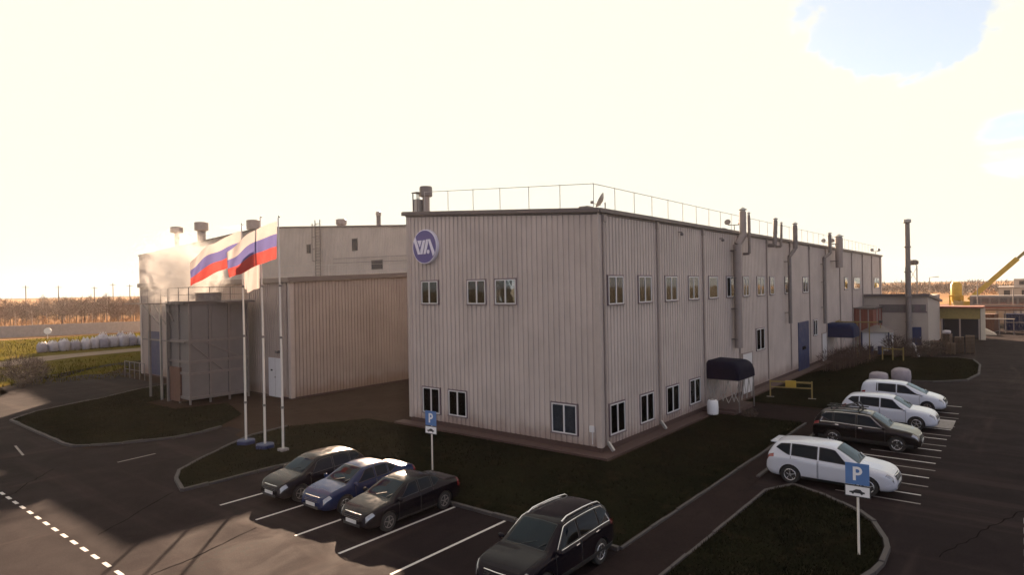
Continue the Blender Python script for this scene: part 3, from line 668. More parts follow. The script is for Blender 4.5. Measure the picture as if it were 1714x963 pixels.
# grey filter housing in its steel frame
tk = empty('filter_housing', (-5.0, 31, 0), 'grey panelled filter housing in angle-iron bracing before the wing, steaming', 'machine housing')
b = MB(); b.box(0.05, 4.4, .05, 3.2, .3, 7.4); b.build('casing', M['tank'], tk)
b = MB()
for z in (.45, 2.2, 3.05, 4.55, 7.3): b.box(-.02, 4.45, -.06, .045, z - .09, z + .09); b.box(-.06, .045, -.02, 3.22, z - .09, z + .09)
for x in (0, 1.45, 2.9, 4.4): b.box(x - .06, x + .06, -.062, .047, .0, 7.4)
for yy in (1.6, 3.2): b.box(-.063, .044, yy - .06, yy + .06, 0, 7.4)
b.bar((.1, -.03, 4.4), (2.4, -.03, 2.3), .08); b.bar((1.2, -.03, 4.4), (4.3, -.03, 2.9), .08)
b.build('frame', M['galvd'], tk)
b = MB()
for i in range(3): b.box(.2 + i * 1.45, 1.38 + i * 1.45, .02, .05, 4.75, 7.1)
b.build('panel', M['tank'], tk)
railing(tk, [(.0, 3.2, 7.4), (0, 0, 7.4), (4.6, 0, 7.4)], 1.05, 1.5, .025, True, 'galvd')
MB().box(-.25, 4.7, -.25, 3.3, 7.401, 7.46).build('deck', M['galvd'], tk)
MB().lathe([(.9, 7.46), (.9, 8.0), (1.05, 8.05)], (2.2, 1.6, 0), n=20).build('outlet', M['galvd'], tk, 40)
MB().box(1.9, 4.2, -1.5, -.4, 7.3, 7.42).build('hood_flap', M['fascia'], tk)
# pipe gantry left of the housing
pg = empty('pipe_gantry', (-5.2, 35.2, 0), 'steel pipe gantry with cantilever brackets left of the filter housing', 'gantry')
for y in (-.0, -1.1, 2.0):
    MB().bar((0, y, 0), (0, y, 7.3), .14).build('column', M['galv' if y == 0 else 'galvd'], pg)
b = MB()
for z in (7.3, 4.5): b.bar((0, -3.9, z), (0, 3.2, z), .1)
b.bar((0, 3.2, 7.2), (0, .0, 5.6), .08); b.bar((0, 1.2, 7.2), (0, -1.1, 5.6), .08); b.bar((-.0, -1.1, 6.9), (.0, -2.2, 6.0), .08)
for y in (3.2, 2.0, .8, -.4): b.bar((0, y, 7.3), (-1.3, y, 7.3), .08)
b.build('bracket', M['galvd'], pg)
b = MB()
for dx, dy in ((.5, -.5), (.8, -.2), (.5, -1.5), (1.0, -1.6)): b.tube([(dx, dy, .2), (dx, dy, 6.9)], .09, 8)
b.tube([(.5, -.5, 3.0), (.5, -2.0, 3.0), (.5, -2.0, .3)], .06, 8); b.build('pipe', M['galvd'], pg, 40)
railing(pg, [(-.1, 3.2, 7.35), (-.1, -1.5, 7.35)], 1.0, 1.2, .022, True, 'galvd')
b = MB(); b.box(.1, 1.3, -2.8, -1.0, .1, 2.6); b.build('pump_box', M['rust'], pg)

# steam
def mat_steam():
    m, t, out = newmat('steam_vapour'); v = objco(t); b = N(t, 'ShaderNodeVolumePrincipled')
    b.inputs['Color'].default_value = (.93, .89, .85, 1); b.inputs['Anisotropy'].default_value = .0
    n1 = noise(t, v, .75, 8, .62, None, 1.6)
    ln = N(t, 'ShaderNodeVectorMath', operation='LENGTH')
    mp = t.nodes.new('ShaderNodeMapping'); mp.inputs['Scale'].default_value = (1 / 3.9, 1 / 3.6, 1 / 4.0); t.links.new(v, mp.inputs[0]); t.links.new(mp.outputs[0], ln.inputs[0])
    fall = ramp(t, ln.outputs['Value'], .3, 1., 1., 0.)
    d = math_(t, 'MULTIPLY', ramp(t, math_(t, 'ADD', n1, math_(t, 'MULTIPLY', fall, .20)), .56, .70, 0, 1), math_(t, 'POWER', fall, .5))
    t.links.new(math_(t, 'MULTIPLY', d, .85), b.inputs['Density']); t.links.new(b.outputs[0], out.inputs['Volume'])
    return m
sm = bpy.data.meshes.new('steam'); bmx = bmesh.new(); bmesh.ops.create_icosphere(bmx, subdivisions=3, radius=1)
for q in bmx.verts:
    k = 1 + .18 * mnoise.noise(q.co * 1.7); q.co = Vector((q.co.x * 4.1 * k, q.co.y * 3.9 * k, q.co.z * 4.2 * k))
bmx.to_mesh(sm); bmx.free(); sm.materials.append(mat_steam())
so = bpy.data.objects.new('steam', sm); COL.objects.link(so); so.location = (-4.2, 33.6, 9.7); so.rotation_euler = (R(10), R(14), 0)
stuff(so, 'white steam billowing off the grey filter housing', 'steam')

# ------------------------------------------------------------------ flagpoles and flags
FP = [(-8.8, 16.28, 11.5, 'pole carrying the lower of the two tricolours, first of three by the passage'), (-8.68, 14.63, 11.75, 'middle pole with the limp white flag, between the tricolour poles'), (-8.5, 13.26, 11.65, 'pole carrying the upper tricolour, third of three, nearest the cars')]
for i, (x, y, h, lb) in enumerate(FP):
    o = empty('flagpole', (x, y, .07), 'white ' + lb, 'flagpole', group='three white flagpoles')
    MB().tube([(0, 0, 0), (0, 0, 3), (-.02, .0, 7), (-.04, .02, h)], [.062, .058, .045, .028], 10).build('pole', M['pole'], o, 50)
    MB().lathe([(.02, h), (.05, h + .04), (.05, h + .08), (.01, h + .12)], n=10).build('finial', M['galv'], o, 50)
    for z in (2.1, 5.6, 8.2): MB().lathe([(.066, z), (.078, z + .02), (.078, z + .1), (.066, z + .12)], n=10).build('collar', M['galvd'], o, 50)
    if i < 2:
        b = MB(); b.lathe([(.5, -.02), (.5, .16), (.42, .2), (.07, .2)], n=6); b.build('base', M['blue'], o)
    else: MB().box(-.2, .2, -.2, .2, -.02, .12).build('base', M['conc'], o)
def flag(hoist_top, hh, length, dirxy, drop, mats, label, amp=.22, ph=0., furl=1., cols=34, rows=18, spread=0.):
    mb = MB(); dx, dy = dirxy; nx, ny = -dy, dx; vs = []; fs = []
    for j in range(rows + 1):
        v = j / rows
        for i in range(cols + 1):
            u = i / cols; s = u * length
            wv = amp * (u ** .6) * (math.sin(6.4 * u + 1.6 * v + ph) + .5 * math.sin(12 * u - 2.6 * v + ph * 2) + .3 * math.sin(5 * v + 8 * u + ph) + .16 * math.sin(21 * u - 4 * v + ph))
            al = s * (1 - .10 * u) * furl
            z = -v * hh * (1 - .30 * u) - drop * u ** 1.25 - .16 * math.sin(6.5 * u + ph + 1.5 * v) * u - .05 * math.sin(15 * u + 3 * v + ph) * u + spread * v * u
            sag = .18 * v * u * (1 - u) * 2
            vs.append((dx * al + nx * wv + dx * .10 * math.sin(9 * u + ph) * v, dy * al + ny * wv, z - sag))
    o = len(mb.v); mb.v += vs
    for j in range(rows):
        for i in range(cols):
            k = j * (cols + 1) + i; mb.f.append([k, k + 1, k + cols + 2, k + cols + 1]); mb.m.append(min(len(mats) - 1, int(j * 3 / rows)) if len(mats) == 3 else (1 if len(mats) == 2 and 7 < j < 12 and 9 < i < 22 and (i + j) % 4 else 0))
    ob = mb.build('flag', mats, None, 180, fix=False); ob.location = hoist_top
    s = ob.modifiers.new('s', 'SUBSURF'); s.levels = 1; s.render_levels = 1
    return tag(ob, label, 'flag', 'flags at the three poles')
TRI = [M['fwhite'], M['fblue'], M['fred']]
flag((-8.86, 16.32, 11.25), 1.75, 2.7, (-.83, .55), 1.55, TRI, 'lower white, blue and red tricolour streaming over the steam', .26, .4)
flag((-8.58, 13.30, 11.55), 1.9, 2.6, (-.85, .52), 1.5, TRI, 'upper white, blue and red tricolour at the pole nearest the cars', .26, 1.9)
flag((-8.76, 14.68, 10.4), 2.2, 1.0, (-.80, .60), .75, [M['fwhite']], 'limp white flag hanging below the upper tricolour', .14, 2.6, .9)

# ------------------------------------------------------------------ parking signs
def psign(x, y, h, rz, label, s=.62):
    """plates face local -X"""
    o = empty('parking_sign', (x, y, .07), label, 'road sign', rz)
    MB().tube([(0, 0, 0), (0, 0, h - .04)], .034, 10).build('pole', M['pole'], o, 50)
    def rect(mb, u0, u1, v0, v1, d0, d1): mb.box(-d1, -d0, -u1, -u0, v0, v1)
    p = MB(); rect(p, -s / 2, s / 2, h - s, h, .04, .055); pl = p.build('plate', M['signblue'], o)
    l = MB(); c = h - s / 2; k = s / 2
    rect(l, -.36 * k, -.12 * k, c - .62 * k, c + .66 * k, .056, .060)
    # bowl of the P
    cx, cz, ro, ri = .02 * k, c + .28 * k, .40 * k, .17 * k
    arc = [(cx + ro * math.cos(a), cz + ro * math.sin(a)) for a in [math.pi / 2 - math.pi * i / 14 for i in range(15)]]; arci = [(cx + ri * math.cos(a), cz + ri * math.sin(a)) for a in [-math.pi / 2 + math.pi * i / 14 for i in range(15)]]
    for i in range(14):
        q = [arc[i], arc[i + 1], arci[13 - i], arci[14 - i]]; l.prism(q, lambda u, v, t_: (-.056 - .004 * t_, -u, v))
    rect(l, -.12 * k, cx, cz + ri, cz + ro, .056, .060); rect(l, -.12 * k, cx, cz - ro, cz - ri, .056, .060)
    l.build('letter', M['signwhite'], pl)
    z1 = h - s - .05; z0 = z1 - s * .46
    p = MB(); rect(p, -s / 2, s / 2, z0, z1, .04, .055); p2 = p.build('plate', M['signwhite'], o); p2['label'] = 'white plate with a black car pictogram'
    b = MB(); e = .028; rect(b, -s / 2 - e, s / 2 + e, z0 - e, z0 - .001, .038, .057); rect(b, -s / 2 - e, s / 2 + e, z1 + .001, z1 + e, .038, .057); rect(b, -s / 2 - e, -s / 2 - .001, z0, z1, .038, .057); rect(b, s / 2 + .001, s / 2 + e, z0, z1, .038, .057); b.build('border', M['signback'], p2)
    ic = MB(); zc = z0 + s * .2
    ic.prism([(-.34 * s, zc - .06 * s), (-.34 * s, zc), (-.2 * s, zc + .03 * s), (-.06 * s, zc + .12 * s), (.12 * s, zc + .12 * s), (.2 * s, zc + .03 * s), (.3 * s, zc + .01 * s), (.3 * s, zc - .06 * s)], lambda u, v, t_: (-.056 - .003 * t_, -u, v))
    for u in (-.2, .17): ic.prism([(u * s + .055 * s * math.cos(a), zc - .06 * s + .055 * s * math.sin(a)) for a in [i * math.pi / 5 for i in range(10)]], lambda u_, v, t_: (-.056 - .0035 * t_, -u_, v))
    ic.build('pictogram', M['signback'], p2)
    return o
psign(-6.55, 4.64, 2.6, R(3), 'parking sign with pale blue P before the front wall', .64)
psign(-5.39, -11.82, 2.66, R(2), 'blue parking sign with bold P standing in front of the white crossover', .62)

# ------------------------------------------------------------------ cars
def pchip(xk, yk, x):
    xk = np.asarray(xk, float); yk = np.asarray(yk, float); h = np.diff(xk); d = np.diff(yk) / h; m = np.zeros_like(yk)
    for i in range(1, len(xk) - 1):
        if d[i - 1] * d[i] > 0:
            w1 = 2 * h[i] + h[i - 1]; w2 = h[i] + 2 * h[i - 1]; m[i] = (w1 + w2) / (w1 / d[i - 1] + w2 / d[i])
    m[0] = d[0]; m[-1] = d[-1]
    i = np.clip(np.searchsorted(xk, x) - 1, 0, len(h) - 1); t = (x - xk[i]) / h[i]
    return (1 + 2 * t) * (1 - t) ** 2 * yk[i] + t * (1 - t) ** 2 * h[i] * m[i] + t * t * (3 - 2 * t) * yk[i + 1] + t * t * (t - 1) * h[i] * m[i + 1]

SPECS = {}
SPECS['sedan'] = dict(L=4.45, W=1.74, H=1.46, wb=(.215, .80), R=.315,
    zt=[(0, .72), (.012, .90), (.04, 1.0), (.10, 1.04), (.17, 1.05), (.24, 1.20), (.32, 1.36), (.40, 1.42), (.48, 1.43), (.56, 1.39), (.66, 1.19), (.76, .96), (.81, .925), (.90, .84), (.96, .73), (.985, .66), (1, .52)],
    zs=[(0, .62), (.03, .86), (.15, .95), (.5, .91), (.75, .87), (.9, .77), (.96, .65), (1, .44)],
    wt=[(0, .52), (.04, .62), (.15, .66), (.24, .60), (.34, .54), (.55, .55), (.66, .60), (.75, .66), (.92, .66), (1, .48)],
    cowl=.757, rooff=.565, rearw=(.175, .315), side=[(.245, .335), (.345, .475), (.487, .69)], front_fac=.13)
SPECS['hatch'] = dict(SPECS['sedan'], L=4.1,
    zt=[(0, .72), (.012, .95), (.03, 1.05), (.07, 1.22), (.13, 1.40), (.22, 1.47), (.40, 1.50), (.52, 1.48), (.60, 1.38), (.68, 1.20), (.755, 1.0), (.80, .97), (.90, .88), (.96, .77), (.985, .66), (1, .52)],
    wt=[(0, .55), (.05, .60), (.15, .56), (.34, .54), (.55, .55), (.66, .60), (.75, .66), (.92, .66), (1, .48)], rearw=(.03, .115), cowl=.752, rooff=.59, side=[(.10, .225), (.235, .42), (.432, .68)])
SPECS['suv'] = dict(L=4.6, W=1.86, H=1.68, wb=(.205, .80), R=.36,
    zt=[(0, .85), (.01, 1.08), (.03, 1.25), (.06, 1.46), (.09, 1.58), (.16, 1.645), (.30, 1.685), (.45, 1.68), (.54, 1.64), (.62, 1.46), (.70, 1.22), (.735, 1.12), (.80, 1.075), (.90, 1.00), (.955, .90), (.985, .76), (1, .60)],
    zs=[(0, .78), (.03, 1.02), (.15, 1.09), (.5, 1.03), (.75, 1.0), (.9, .92), (.96, .80), (1, .52)],
    wt=[(0, .58), (.05, .62), (.15, .60), (.34, .61), (.55, .62), (.66, .66), (.75, .72), (.92, .70), (1, .52)],
    cowl=.738, rooff=.555, rearw=(.022, .082), side=[(.085, .205), (.215, .425), (.437, .685)], front_fac=.15)
SPECS['minivan'] = dict(SPECS['suv'], L=4.55, W=1.84, H=1.70, R=.33,
    zt=[(0, .80), (.01, 1.1), (.02, 1.35), (.04, 1.58), (.08, 1.66), (.20, 1.70), (.42, 1.70), (.52, 1.65), (.62, 1.47), (.74, 1.19), (.80, 1.08), (.86, 1.0), (.93, .90), (.97, .78), (.99, .66), (1, .55)],
    zs=[(0, .74), (.03, .98), (.15, 1.06), (.5, 1.02), (.75, .98), (.9, .88), (.96, .76), (1, .50)], cowl=.795, rooff=.545, rearw=(.012, .05), side=[(.20, .215), (.225, .44), (.452, .735)], wt=[(0, .62), (.05, .64), (.15, .62), (.34, .61), (.55, .62), (.66, .66), (.79, .70), (.92, .66), (1, .50)])

class Surf:
    def __init__(s, sp):
        s.sp = sp; s.L = sp['L']; hw = sp['W'] / 2; s.memo = {}
        s.w = [(0, hw * .80), (.02, hw * .90), (.07, hw * .97), (.18, hw), (.5, hw), (.84, hw), (.92, hw * .965), (.965, hw * .86), (.99, hw * .74), (1, hw * .66)]
        g = .20 if sp['H'] < 1.6 else .24
        s.zb = [(0, g + .16), (.04, g + .04), (.12, g), (.9, g), (.96, g + .02), (1, g + .10)]
    def ring(s, u):
        c = s.memo.get(u)
        if c is None: c = s.memo[u] = s.ring_(u)
        return c
    def ring_(s, u):
        f = lambda k: float(pchip([a for a, _ in k], [b for _, b in k], np.array([u]))[0])
        w = f(s.w); zb = f(s.zb); zt = f(s.sp['zt']); zs = min(f(s.sp['zs']), zt - .06); wt = min(f(s.sp['wt']), w * .86)
        zs = max(zs, zb + .12); zt = max(zt, zs + .05)
        Y = [0, w * .82, w * .955, w * .995, w, w * .985, w * .945, wt + .05 * min(1, (zt - zs) / .4) + .02, wt * .84, 0]
        Z = [zb, zb, zb + .07, zb + .22 * (zs - zb) + .03, zb + .55 * (zs - zb), zs - .10 * min(1, (zs - zb) / .3), zs, zs + (zt - zs) * .84, zt - .018 * min(1, (zt - zs) / .3) - .006, zt]
        return Y, Z
    def __call__(s, u, t, side=1):
        Y, Z = s.ring(u); k = list(range(len(Y)))
        y = float(pchip(k, Y, np.array([t]))[0]); z = float(pchip(k, Z, np.array([t]))[0])
        return Vector(((u - .5) * s.L, y * side, z))
    def nrm(s, u, t, side=1):
        e = .004; a = s(min(1, u + e), t) - s(max(0, u - e), t); b = s(u, min(9, t + .04)) - s(u, max(0, t - .04))
        n = b.cross(a)
        if n.length < 1e-9: n = Vector((0, 0, 1))
        n.normalize(); c = s(u, t); 
        if n.dot(Vector((0.0, c.y, c.z - .7))) < 0: n = -n
        return Vector((n.x, n.y * side, n.z))
    def patch(s, mb, u0, u1, t0, t1, off, side=1, nu=8, nt=4, edge=.0, rise=None):
        """u0/u1 may be functions of k in 0..1 (bottom to top)"""
        vs = []; fs = []
        for j in range(nt + 1):
            k = j / nt; t = t0 + (t1 - t0) * k; a = u0(k) if callable(u0) else u0; b = u1(k) if callable(u1) else u1
            for i in range(nu + 1):
                u = a + (b - a) * i / nu; tt = t + ((t1 - t) * rise(i / nu) if rise else 0); vs.append(s(u, tt, side) + s.nrm(u, tt, side) * off)
        for j in range(nt):
            for i in range(nu):
                q = j * (nu + 1) + i; fs.append((q, q + 1, q + nu + 2, q + nu + 1))
        if edge:  # turn the rim in so the patch has thickness
            n0 = len(vs); rim = [i for i in range(nu + 1)] + [j * (nu + 1) + nu for j in range(1, nt + 1)] + [nt * (nu + 1) + i for i in range(nu - 1, -1, -1)] + [j * (nu + 1) for j in range(nt - 1, 0, -1)]
            ctr = Vector((0, 0, .7))
            for r_ in rim:
                p = vs[r_]; c = Vector((p.x, 0, .7)); vs.append(p + (c - p).normalized() * edge)
            m = len(rim)
            for i in range(m): fs.append((rim[i], rim[(i + 1) % m], n0 + (i + 1) % m, n0 + i))
        mb.add(vs, fs); return mb

def make_car(kind, paint, loc, rz, label, cat='car', rails=None, clad=False, chrome=False, rim='alloy', foglamp=True, spoiler=False, tint='cglass'):
    sp = SPECS[kind]; S = Surf(sp); L = sp['L']; P = M[paint]; hw = sp['W'] / 2
    o = empty('parked_' + ('sedan' if kind == 'sedan' else 'hatchback' if kind == 'hatch' else 'minivan' if kind == 'minivan' else 'crossover'), (0, 0, 0), label, cat, 0)
    us = sorted(set(list(np.linspace(0, .06, 9)) + list(np.linspace(.06, .94, 50)) + list(np.linspace(.94, 1, 11))))
    ts = []
    for k in range(9): ts += [k, k + .33, k + .66]
    ts.append(9); nt = len(ts); vs = []; fs = []
    ring = [(t, 1) for t in ts] + [(t, -1) for t in ts[::-1][1:-1]]; n = len(ring)
    for u in us:
        Y, Z = S.ring(u); kk = list(range(len(Y))); yy = pchip(kk, Y, np.array(ts)); zz = pchip(kk, Z, np.array(ts)); x = (u - .5) * L
        h = [(x, y, z) for y, z in zip(yy, zz)]; vs += h + [(x, -y, z) for x, y, z in h[::-1][1:-1]]
    for i in range(len(us) - 1):
        for k in range(n):
            a, b = i * n + k, i * n + (k + 1) % n; fs.append((a, b, b + n, a + n))
    fs.append(tuple(range(n))[::-1]); fs.append(tuple((len(us) - 1) * n + k for k in range(n)))
    mb = MB(); mb.add(vs, fs); body = mb.build('body', [P, M['blackpl']], o, None)
    # wheel wells cut out of the body
    cut = MB(); Rw = sp['R']
    for u in sp['wb']:
        for s in (1, -1):
            y0, y1 = sorted((s * (hw - .30), s * (hw + .2))); cut.lathe([(Rw + .055, y0), (Rw + .055, y1)], ((u - .5) * L, 0, Rw), 'y', 26)
    cu = cut.build('cut', [P, M['blackpl']], None); cu.data.polygons.foreach_set('material_index', [1] * len(cu.data.polygons))
    bo = body.modifiers.new('b', 'BOOLEAN'); bo.object = cu; bo.operation = 'DIFFERENCE'; bo.solver = 'EXACT'
    dg = bpy.context.evaluated_depsgraph_get(); dg.update(); me = bpy.data.meshes.new_from_object(body.evaluated_get(dg)); body.modifiers.clear()
    old = body.data; body.data = me; bpy.data.meshes.remove(old); bpy.data.objects.remove(cu)
    me.polygons.foreach_set('use_smooth', [True] * len(me.polygons)); me.set_sharp_from_angle(angle=R(38))
    G = M[tint]
    # glazing: black base under tinted glass
    def glaz(name, u0, u1, t0, t1, sides, nu=10, nt=6, rise=None):
        g = MB()
        for s in sides: S.patch(g, u0, u1, t0, t1,   .006, s, nu, nt, .015, rise)
        b_ = g.build(name, M['blackpl'], o, 60)
        g = MB()
        def sh(f, d): return (lambda k: (f(k) if callable(f) else f) + d)
        for s in sides: S.patch(g, sh(u0, .006), sh(u1, -.006), t0 + (0 if t0 > 8.9 else .07), t1 - (0 if t1 >= 9 else .07), .011, s, nu, nt, .004, rise)
        g.build('glass', G, b_, 60); return b_
    c, rf = sp['cowl'], sp['rooff']
    glaz('windshield', rf + .012, c - .004, 7.75, 9, (1, -1))
    ra, rb = sp['rearw']; glaz('rear_window', ra, rb, 7.8, 9, (1, -1), 6, 6)
    sd = sp['side']
    for s in (1, -1):
        for i, (a, b) in enumerate(sd):
            if i == 0: u0 = lambda k, a=a, b=b: a + (b - a) * .0 + (b - a) * .35 * k ; u1 = b
            elif i == 2: u0 = a; u1 = lambda k, a=a, b=b: b + (rf + .005 - b) * k ** .9
            else: u0, u1 = a, b
            glaz('side_window', u0, u1, 6.12, 6.93, (s,), 8, 5, (lambda f: .62 * (1 - f) ** 1.3) if i == 0 and kind != 'minivan' else None)
        for i, (a, b) in enumerate(sd[1:]):
            ar = sp['wb'][0] + (Rw + .07) / L
            d = MB(); S.patch(d, (lambda k, a=a, ar=ar: max(a - .004, ar * (1 - k ** 3) + (a - .004) * k ** 3)) if i == 0 else a - .004, (b if i == 0 else min(b + .01, sp['wb'][1] - (Rw + .07) / L)), 2.6, 5.95, .005, s, 10, 8, .012); dd = d.build('door', P, o, 50)
            sm_ = MB(); a_, b_ = (max(a - .004, ar) if i == 0 else a - .004), (b if i == 0 else min(b + .01, sp['wb'][1] - (Rw + .07) / L))
            for uu, tl_ in ((b_, 2.6), (a_ if i else a - .004, 2.6 if i else 5.0)): sm_.tube([S(uu, tt, s) + S.nrm(uu, tt, s) * .004 for tt in np.linspace(tl_, 6.0, 9)], .008, 5)
            sm_.build('seam', M['blackpl'], dd, 60)
            h = MB(); S.patch(h, a + .015, a + .05, 5.15, 5.45, .022, s, 4, 2, .02); h.build('handle', P if not chrome else M['chrome'], dd, 60)
        m = MB(); q = S(c - .055, 6.1, s); m.add(*ellip((q.x, q.y + s * .12, q.z + .06), (.07, .12, .085))); m.build('mirror', P, o, 60)
        f = sp['front_fac']
        hl = MB(); S.patch(hl, lambda k: .925 + .01 * k, lambda k: .984 - .006 * k, 5.3, 6.5, .005, s, 8, 6, .015); hl.build('headlight', M['lens'], o, 60)
        tl = MB(); 
        if kind in ('suv', 'minivan', 'hatch'): S.patch(tl, .006, .07, 5.2, 6.2, .007, s, 8, 5, .015)
        else: S.patch(tl, .004, .055, 4.4, 6.6, .007, s, 8, 5, .015)
        tl.build('taillight', M['redlens'], o, 60)
        if foglamp:
            fl = MB(); fl.lathe([(.055, -.01), (.055, .03), (.02, .04)], (L / 2 - .14, s * hw * .66, .36 if sp['H'] < 1.6 else .44), 'x', 12); fl.build('fog_lamp', M['lens'], o, 50)
        if clad:
            k_ = MB(); S.patch(k_, .06, .94, 1.2, 3.0, .008, s, 40, 4, .012); me2 = k_.build('sill_cladding', M['blackpl'], o, 50)
        if rails:
            rl = MB(); y_ = lambda u: S(u, 7.7, s)
            pts = [y_(.10) + Vector((0, 0, .0))] + [y_(u) + Vector((0, 0, .055)) for u in (.13, .2, .3, .4, .48)] + [y_(rf - .02) + Vector((0, 0, .0))]
            rl.tube(pts, .024, 8); rl.build('roof_rail', M[rails], o, 60)
        if chrome:
            ct = MB(); bot = [S(u, 6.08, s) + S.nrm(u, 6.1, s) * .016 for u in np.linspace(sd[0][0], sd[2][1], 14)]; top = [S(u, 6.99, s) + S.nrm(u, 6.9, s) * .016 for u in np.linspace(rf, sd[0][0] + .045, 12)]
            ct.tube(bot + top + [bot[0]], .013, 6); ct.build('window_trim', M['chrome'], o, 60)
        for u in sp['wb']:
            x = (u - .5) * L; y = s * (hw - .115); wd = .105
            t_ = MB(); t_.lathe([(Rw * .62, -wd * .85), (Rw * .9, -wd), (Rw, -wd * .7), (Rw, wd * .7), (Rw * .9, wd), (Rw * .62, wd * .85)], (0, 0, 0), 'y', 28); wh = t_.build('wheel', M['tyre'], o, 40); wh.location = (x, y, Rw)
            r_ = MB(); yo = s * wd * .80
            r_.cur = 1; r_.lathe([(Rw * .64, yo * .55), (Rw * .64, yo * .6)], axis='y', n=24); r_.cur = 0
            r_.lathe([(Rw * .58, yo * .72), (Rw * .66, yo * 1.1), (Rw * .70, yo * 1.05), (Rw * .64, yo * .6)], axis='y', n=24) if 0 else None
            ringp = [(Rw * .60 * math.cos(a), Rw * .60 * math.sin(a)) for a in [2 * math.pi * i / 24 for i in range(25)]]
            r_.tube([(a, yo * .95, b) for a, b in ringp], Rw * .055, 6, False)
            for i in range(5):
                a = 2 * math.pi * i / 5 + .3; ca, sa = math.cos(a), math.sin(a)
                r_.bar((0, yo * .9, 0), (Rw * .6 * ca, yo * .9, Rw * .6 * sa), .065, .03)
            r_.lathe([(Rw * .17, yo * .7), (Rw * .17, yo * 1.05), (.02, yo * 1.12)], axis='y', n=12)
            rm = r_.build('rim', [M[rim], M['blackpl']], wh, 40)
    # front: grille, intake, plates
    bn = MB()
    for s in (1, -1): S.patch(bn, c + .012, .962, 7.0, 9, .005, s, 14, 6, .012)
    bn.build('bonnet', P, o, 50)
    if not clad:
        for s in (1, -1): rk = MB(); S.patch(rk, sp['wb'][0] + (Rw + .06) / L, sp['wb'][1] - (Rw + .06) / L, 1.0, 2.5, .007, s, 20, 4, .012); rk.build('rocker', M['blackpl'], o, 50)
    nx = L / 2; hgt = sp['H'] > 1.6; zg = .72 if hgt else .60
    g = MB(); S.patch(g, lambda k: .975 + .02 * (1 - k), lambda k: .975 + .02 * (1 - k) + .001, 0, 1, 0) if 0 else None
    g = MB()
    gy = hw * .44
    for i in range(4): 
        z = zg - .07 + i * .045; g.box(nx - .10 - .015 * i, nx + .012 - .028 * i - (.01 if not hgt else 0), -gy, gy, z - .012, z + .013)
    g.box(nx - .16, nx - .02 - (.08 if not hgt else .05), -gy - .02, gy + .02, zg - .09, zg + .09); g.build('grille', M['blackpl'], o, bevel=.006)
    ck = MB(); ck.tube([(nx - .09, -gy - .03, zg + .085), (nx - .045, 0, zg + .10), (nx - .09, gy + .03, zg + .085)], .016, 8); ck.build('grille_bar', M['chrome'], o, 50)
    it = MB(); it.box(nx - .2, nx + .006, -hw * .5, hw * .5, .28 if not hgt else .34, .39 if not hgt else .47); it.build('air_intake', M['blackpl'], o, bevel=.01)
    MB().box(nx - .01, nx + .024, -.26, .26, zg - .22, zg - .105).build('number_plate', M['plate'], o, bevel=.004)
    MB().box(-nx - .03, -nx + .02, -.26, .26, .74 if not hgt else .84, .86 if not hgt else .96).build('number_plate', M['plate'], o, bevel=.004)
    rb_ = MB(); rb_.box(-nx - .015, -nx + .3, -hw * .72, hw * .72, .36, .52 if not hgt else .58); rb_.build('rear_bumper_trim', M['blackpl'], o, bevel=.02)
    wp = MB()
    for s0 in (-.1, .42): 
        a = S(c - .006, 9) + Vector((-.03, s0, .025)); wp.bar(a, a + Vector((-.14, .40 if s0 < 0 else .18, .10)), .02)
    wp.build('wiper', M['blackpl'], o)
    if spoiler:
        q = MB(); a = S(.075, 9); q.box(a.x - .22, a.x + .1, -hw * .62, hw * .62, a.z - .03, a.z + .015); q.build('spoiler', P, o, bevel=.012)
    o.location = loc; o.rotation_euler.z = rz
    return o
def ellip(c, r, n=12, m=8):
    vs = []; fs = []
    for j in range(m + 1):
        a = -math.pi / 2 + math.pi * j / m
        for i in range(n):
            b = 2 * math.pi * i / n; vs.append((c[0] + r[0] * math.cos(a) * math.cos(b), c[1] + r[1] * math.cos(a) * math.sin(b), c[2] + r[2] * math.sin(a)))
    for j in range(m):
        for i in range(n):
            q, w_ = j * n + i, j * n + (i + 1) % n; fs.append((q, w_, w_ + n, q + n))
    return vs, fs

GZ = -.02
make_car('hatch', 'p_black', (-11.0, 6.78, GZ), R(180), 'black hatchback with pale roof glare, parked nearest the flagpoles', rim='galvd')
make_car('sedan', 'p_blue', (-10.65, 4.33, GZ), R(180), 'deep blue sedan parked between the two black cars', rim='alloy')
make_car('sedan', 'p_black', (-10.85, 1.72, GZ), R(180), 'black sedan parked beside the empty bay, right of the blue sedan', rim='galvd')
make_car('suv', 'p_plum', (-11.55, -5.15, GZ), R(180), 'dark crossover with silver roof rails and chrome window line in the foreground', rails='chrome', chrome=True, clad=True)
make_car('suv', 'p_silver', (1.55, -9.65, GZ), R(-90), 'white crossover with black tailgate glass parked behind the blue parking sign', clad=False, spoiler=True)
blk = make_car('suv', 'p_brown', (9.15, -9.6, GZ), R(-90), 'dark bronze crossover with chrome side line and roof bars', chrome=True, clad=True)
make_car('suv', 'p_white', (14.75, -9.75, GZ), R(-90), 'white crossover between the dark bronze crossover and the minivan', clad=False)
make_car('minivan', 'p_white', (20.5, -9.7, GZ), R(-90), 'white minivan, farthest of the row beside the long wall', rim='galvd')
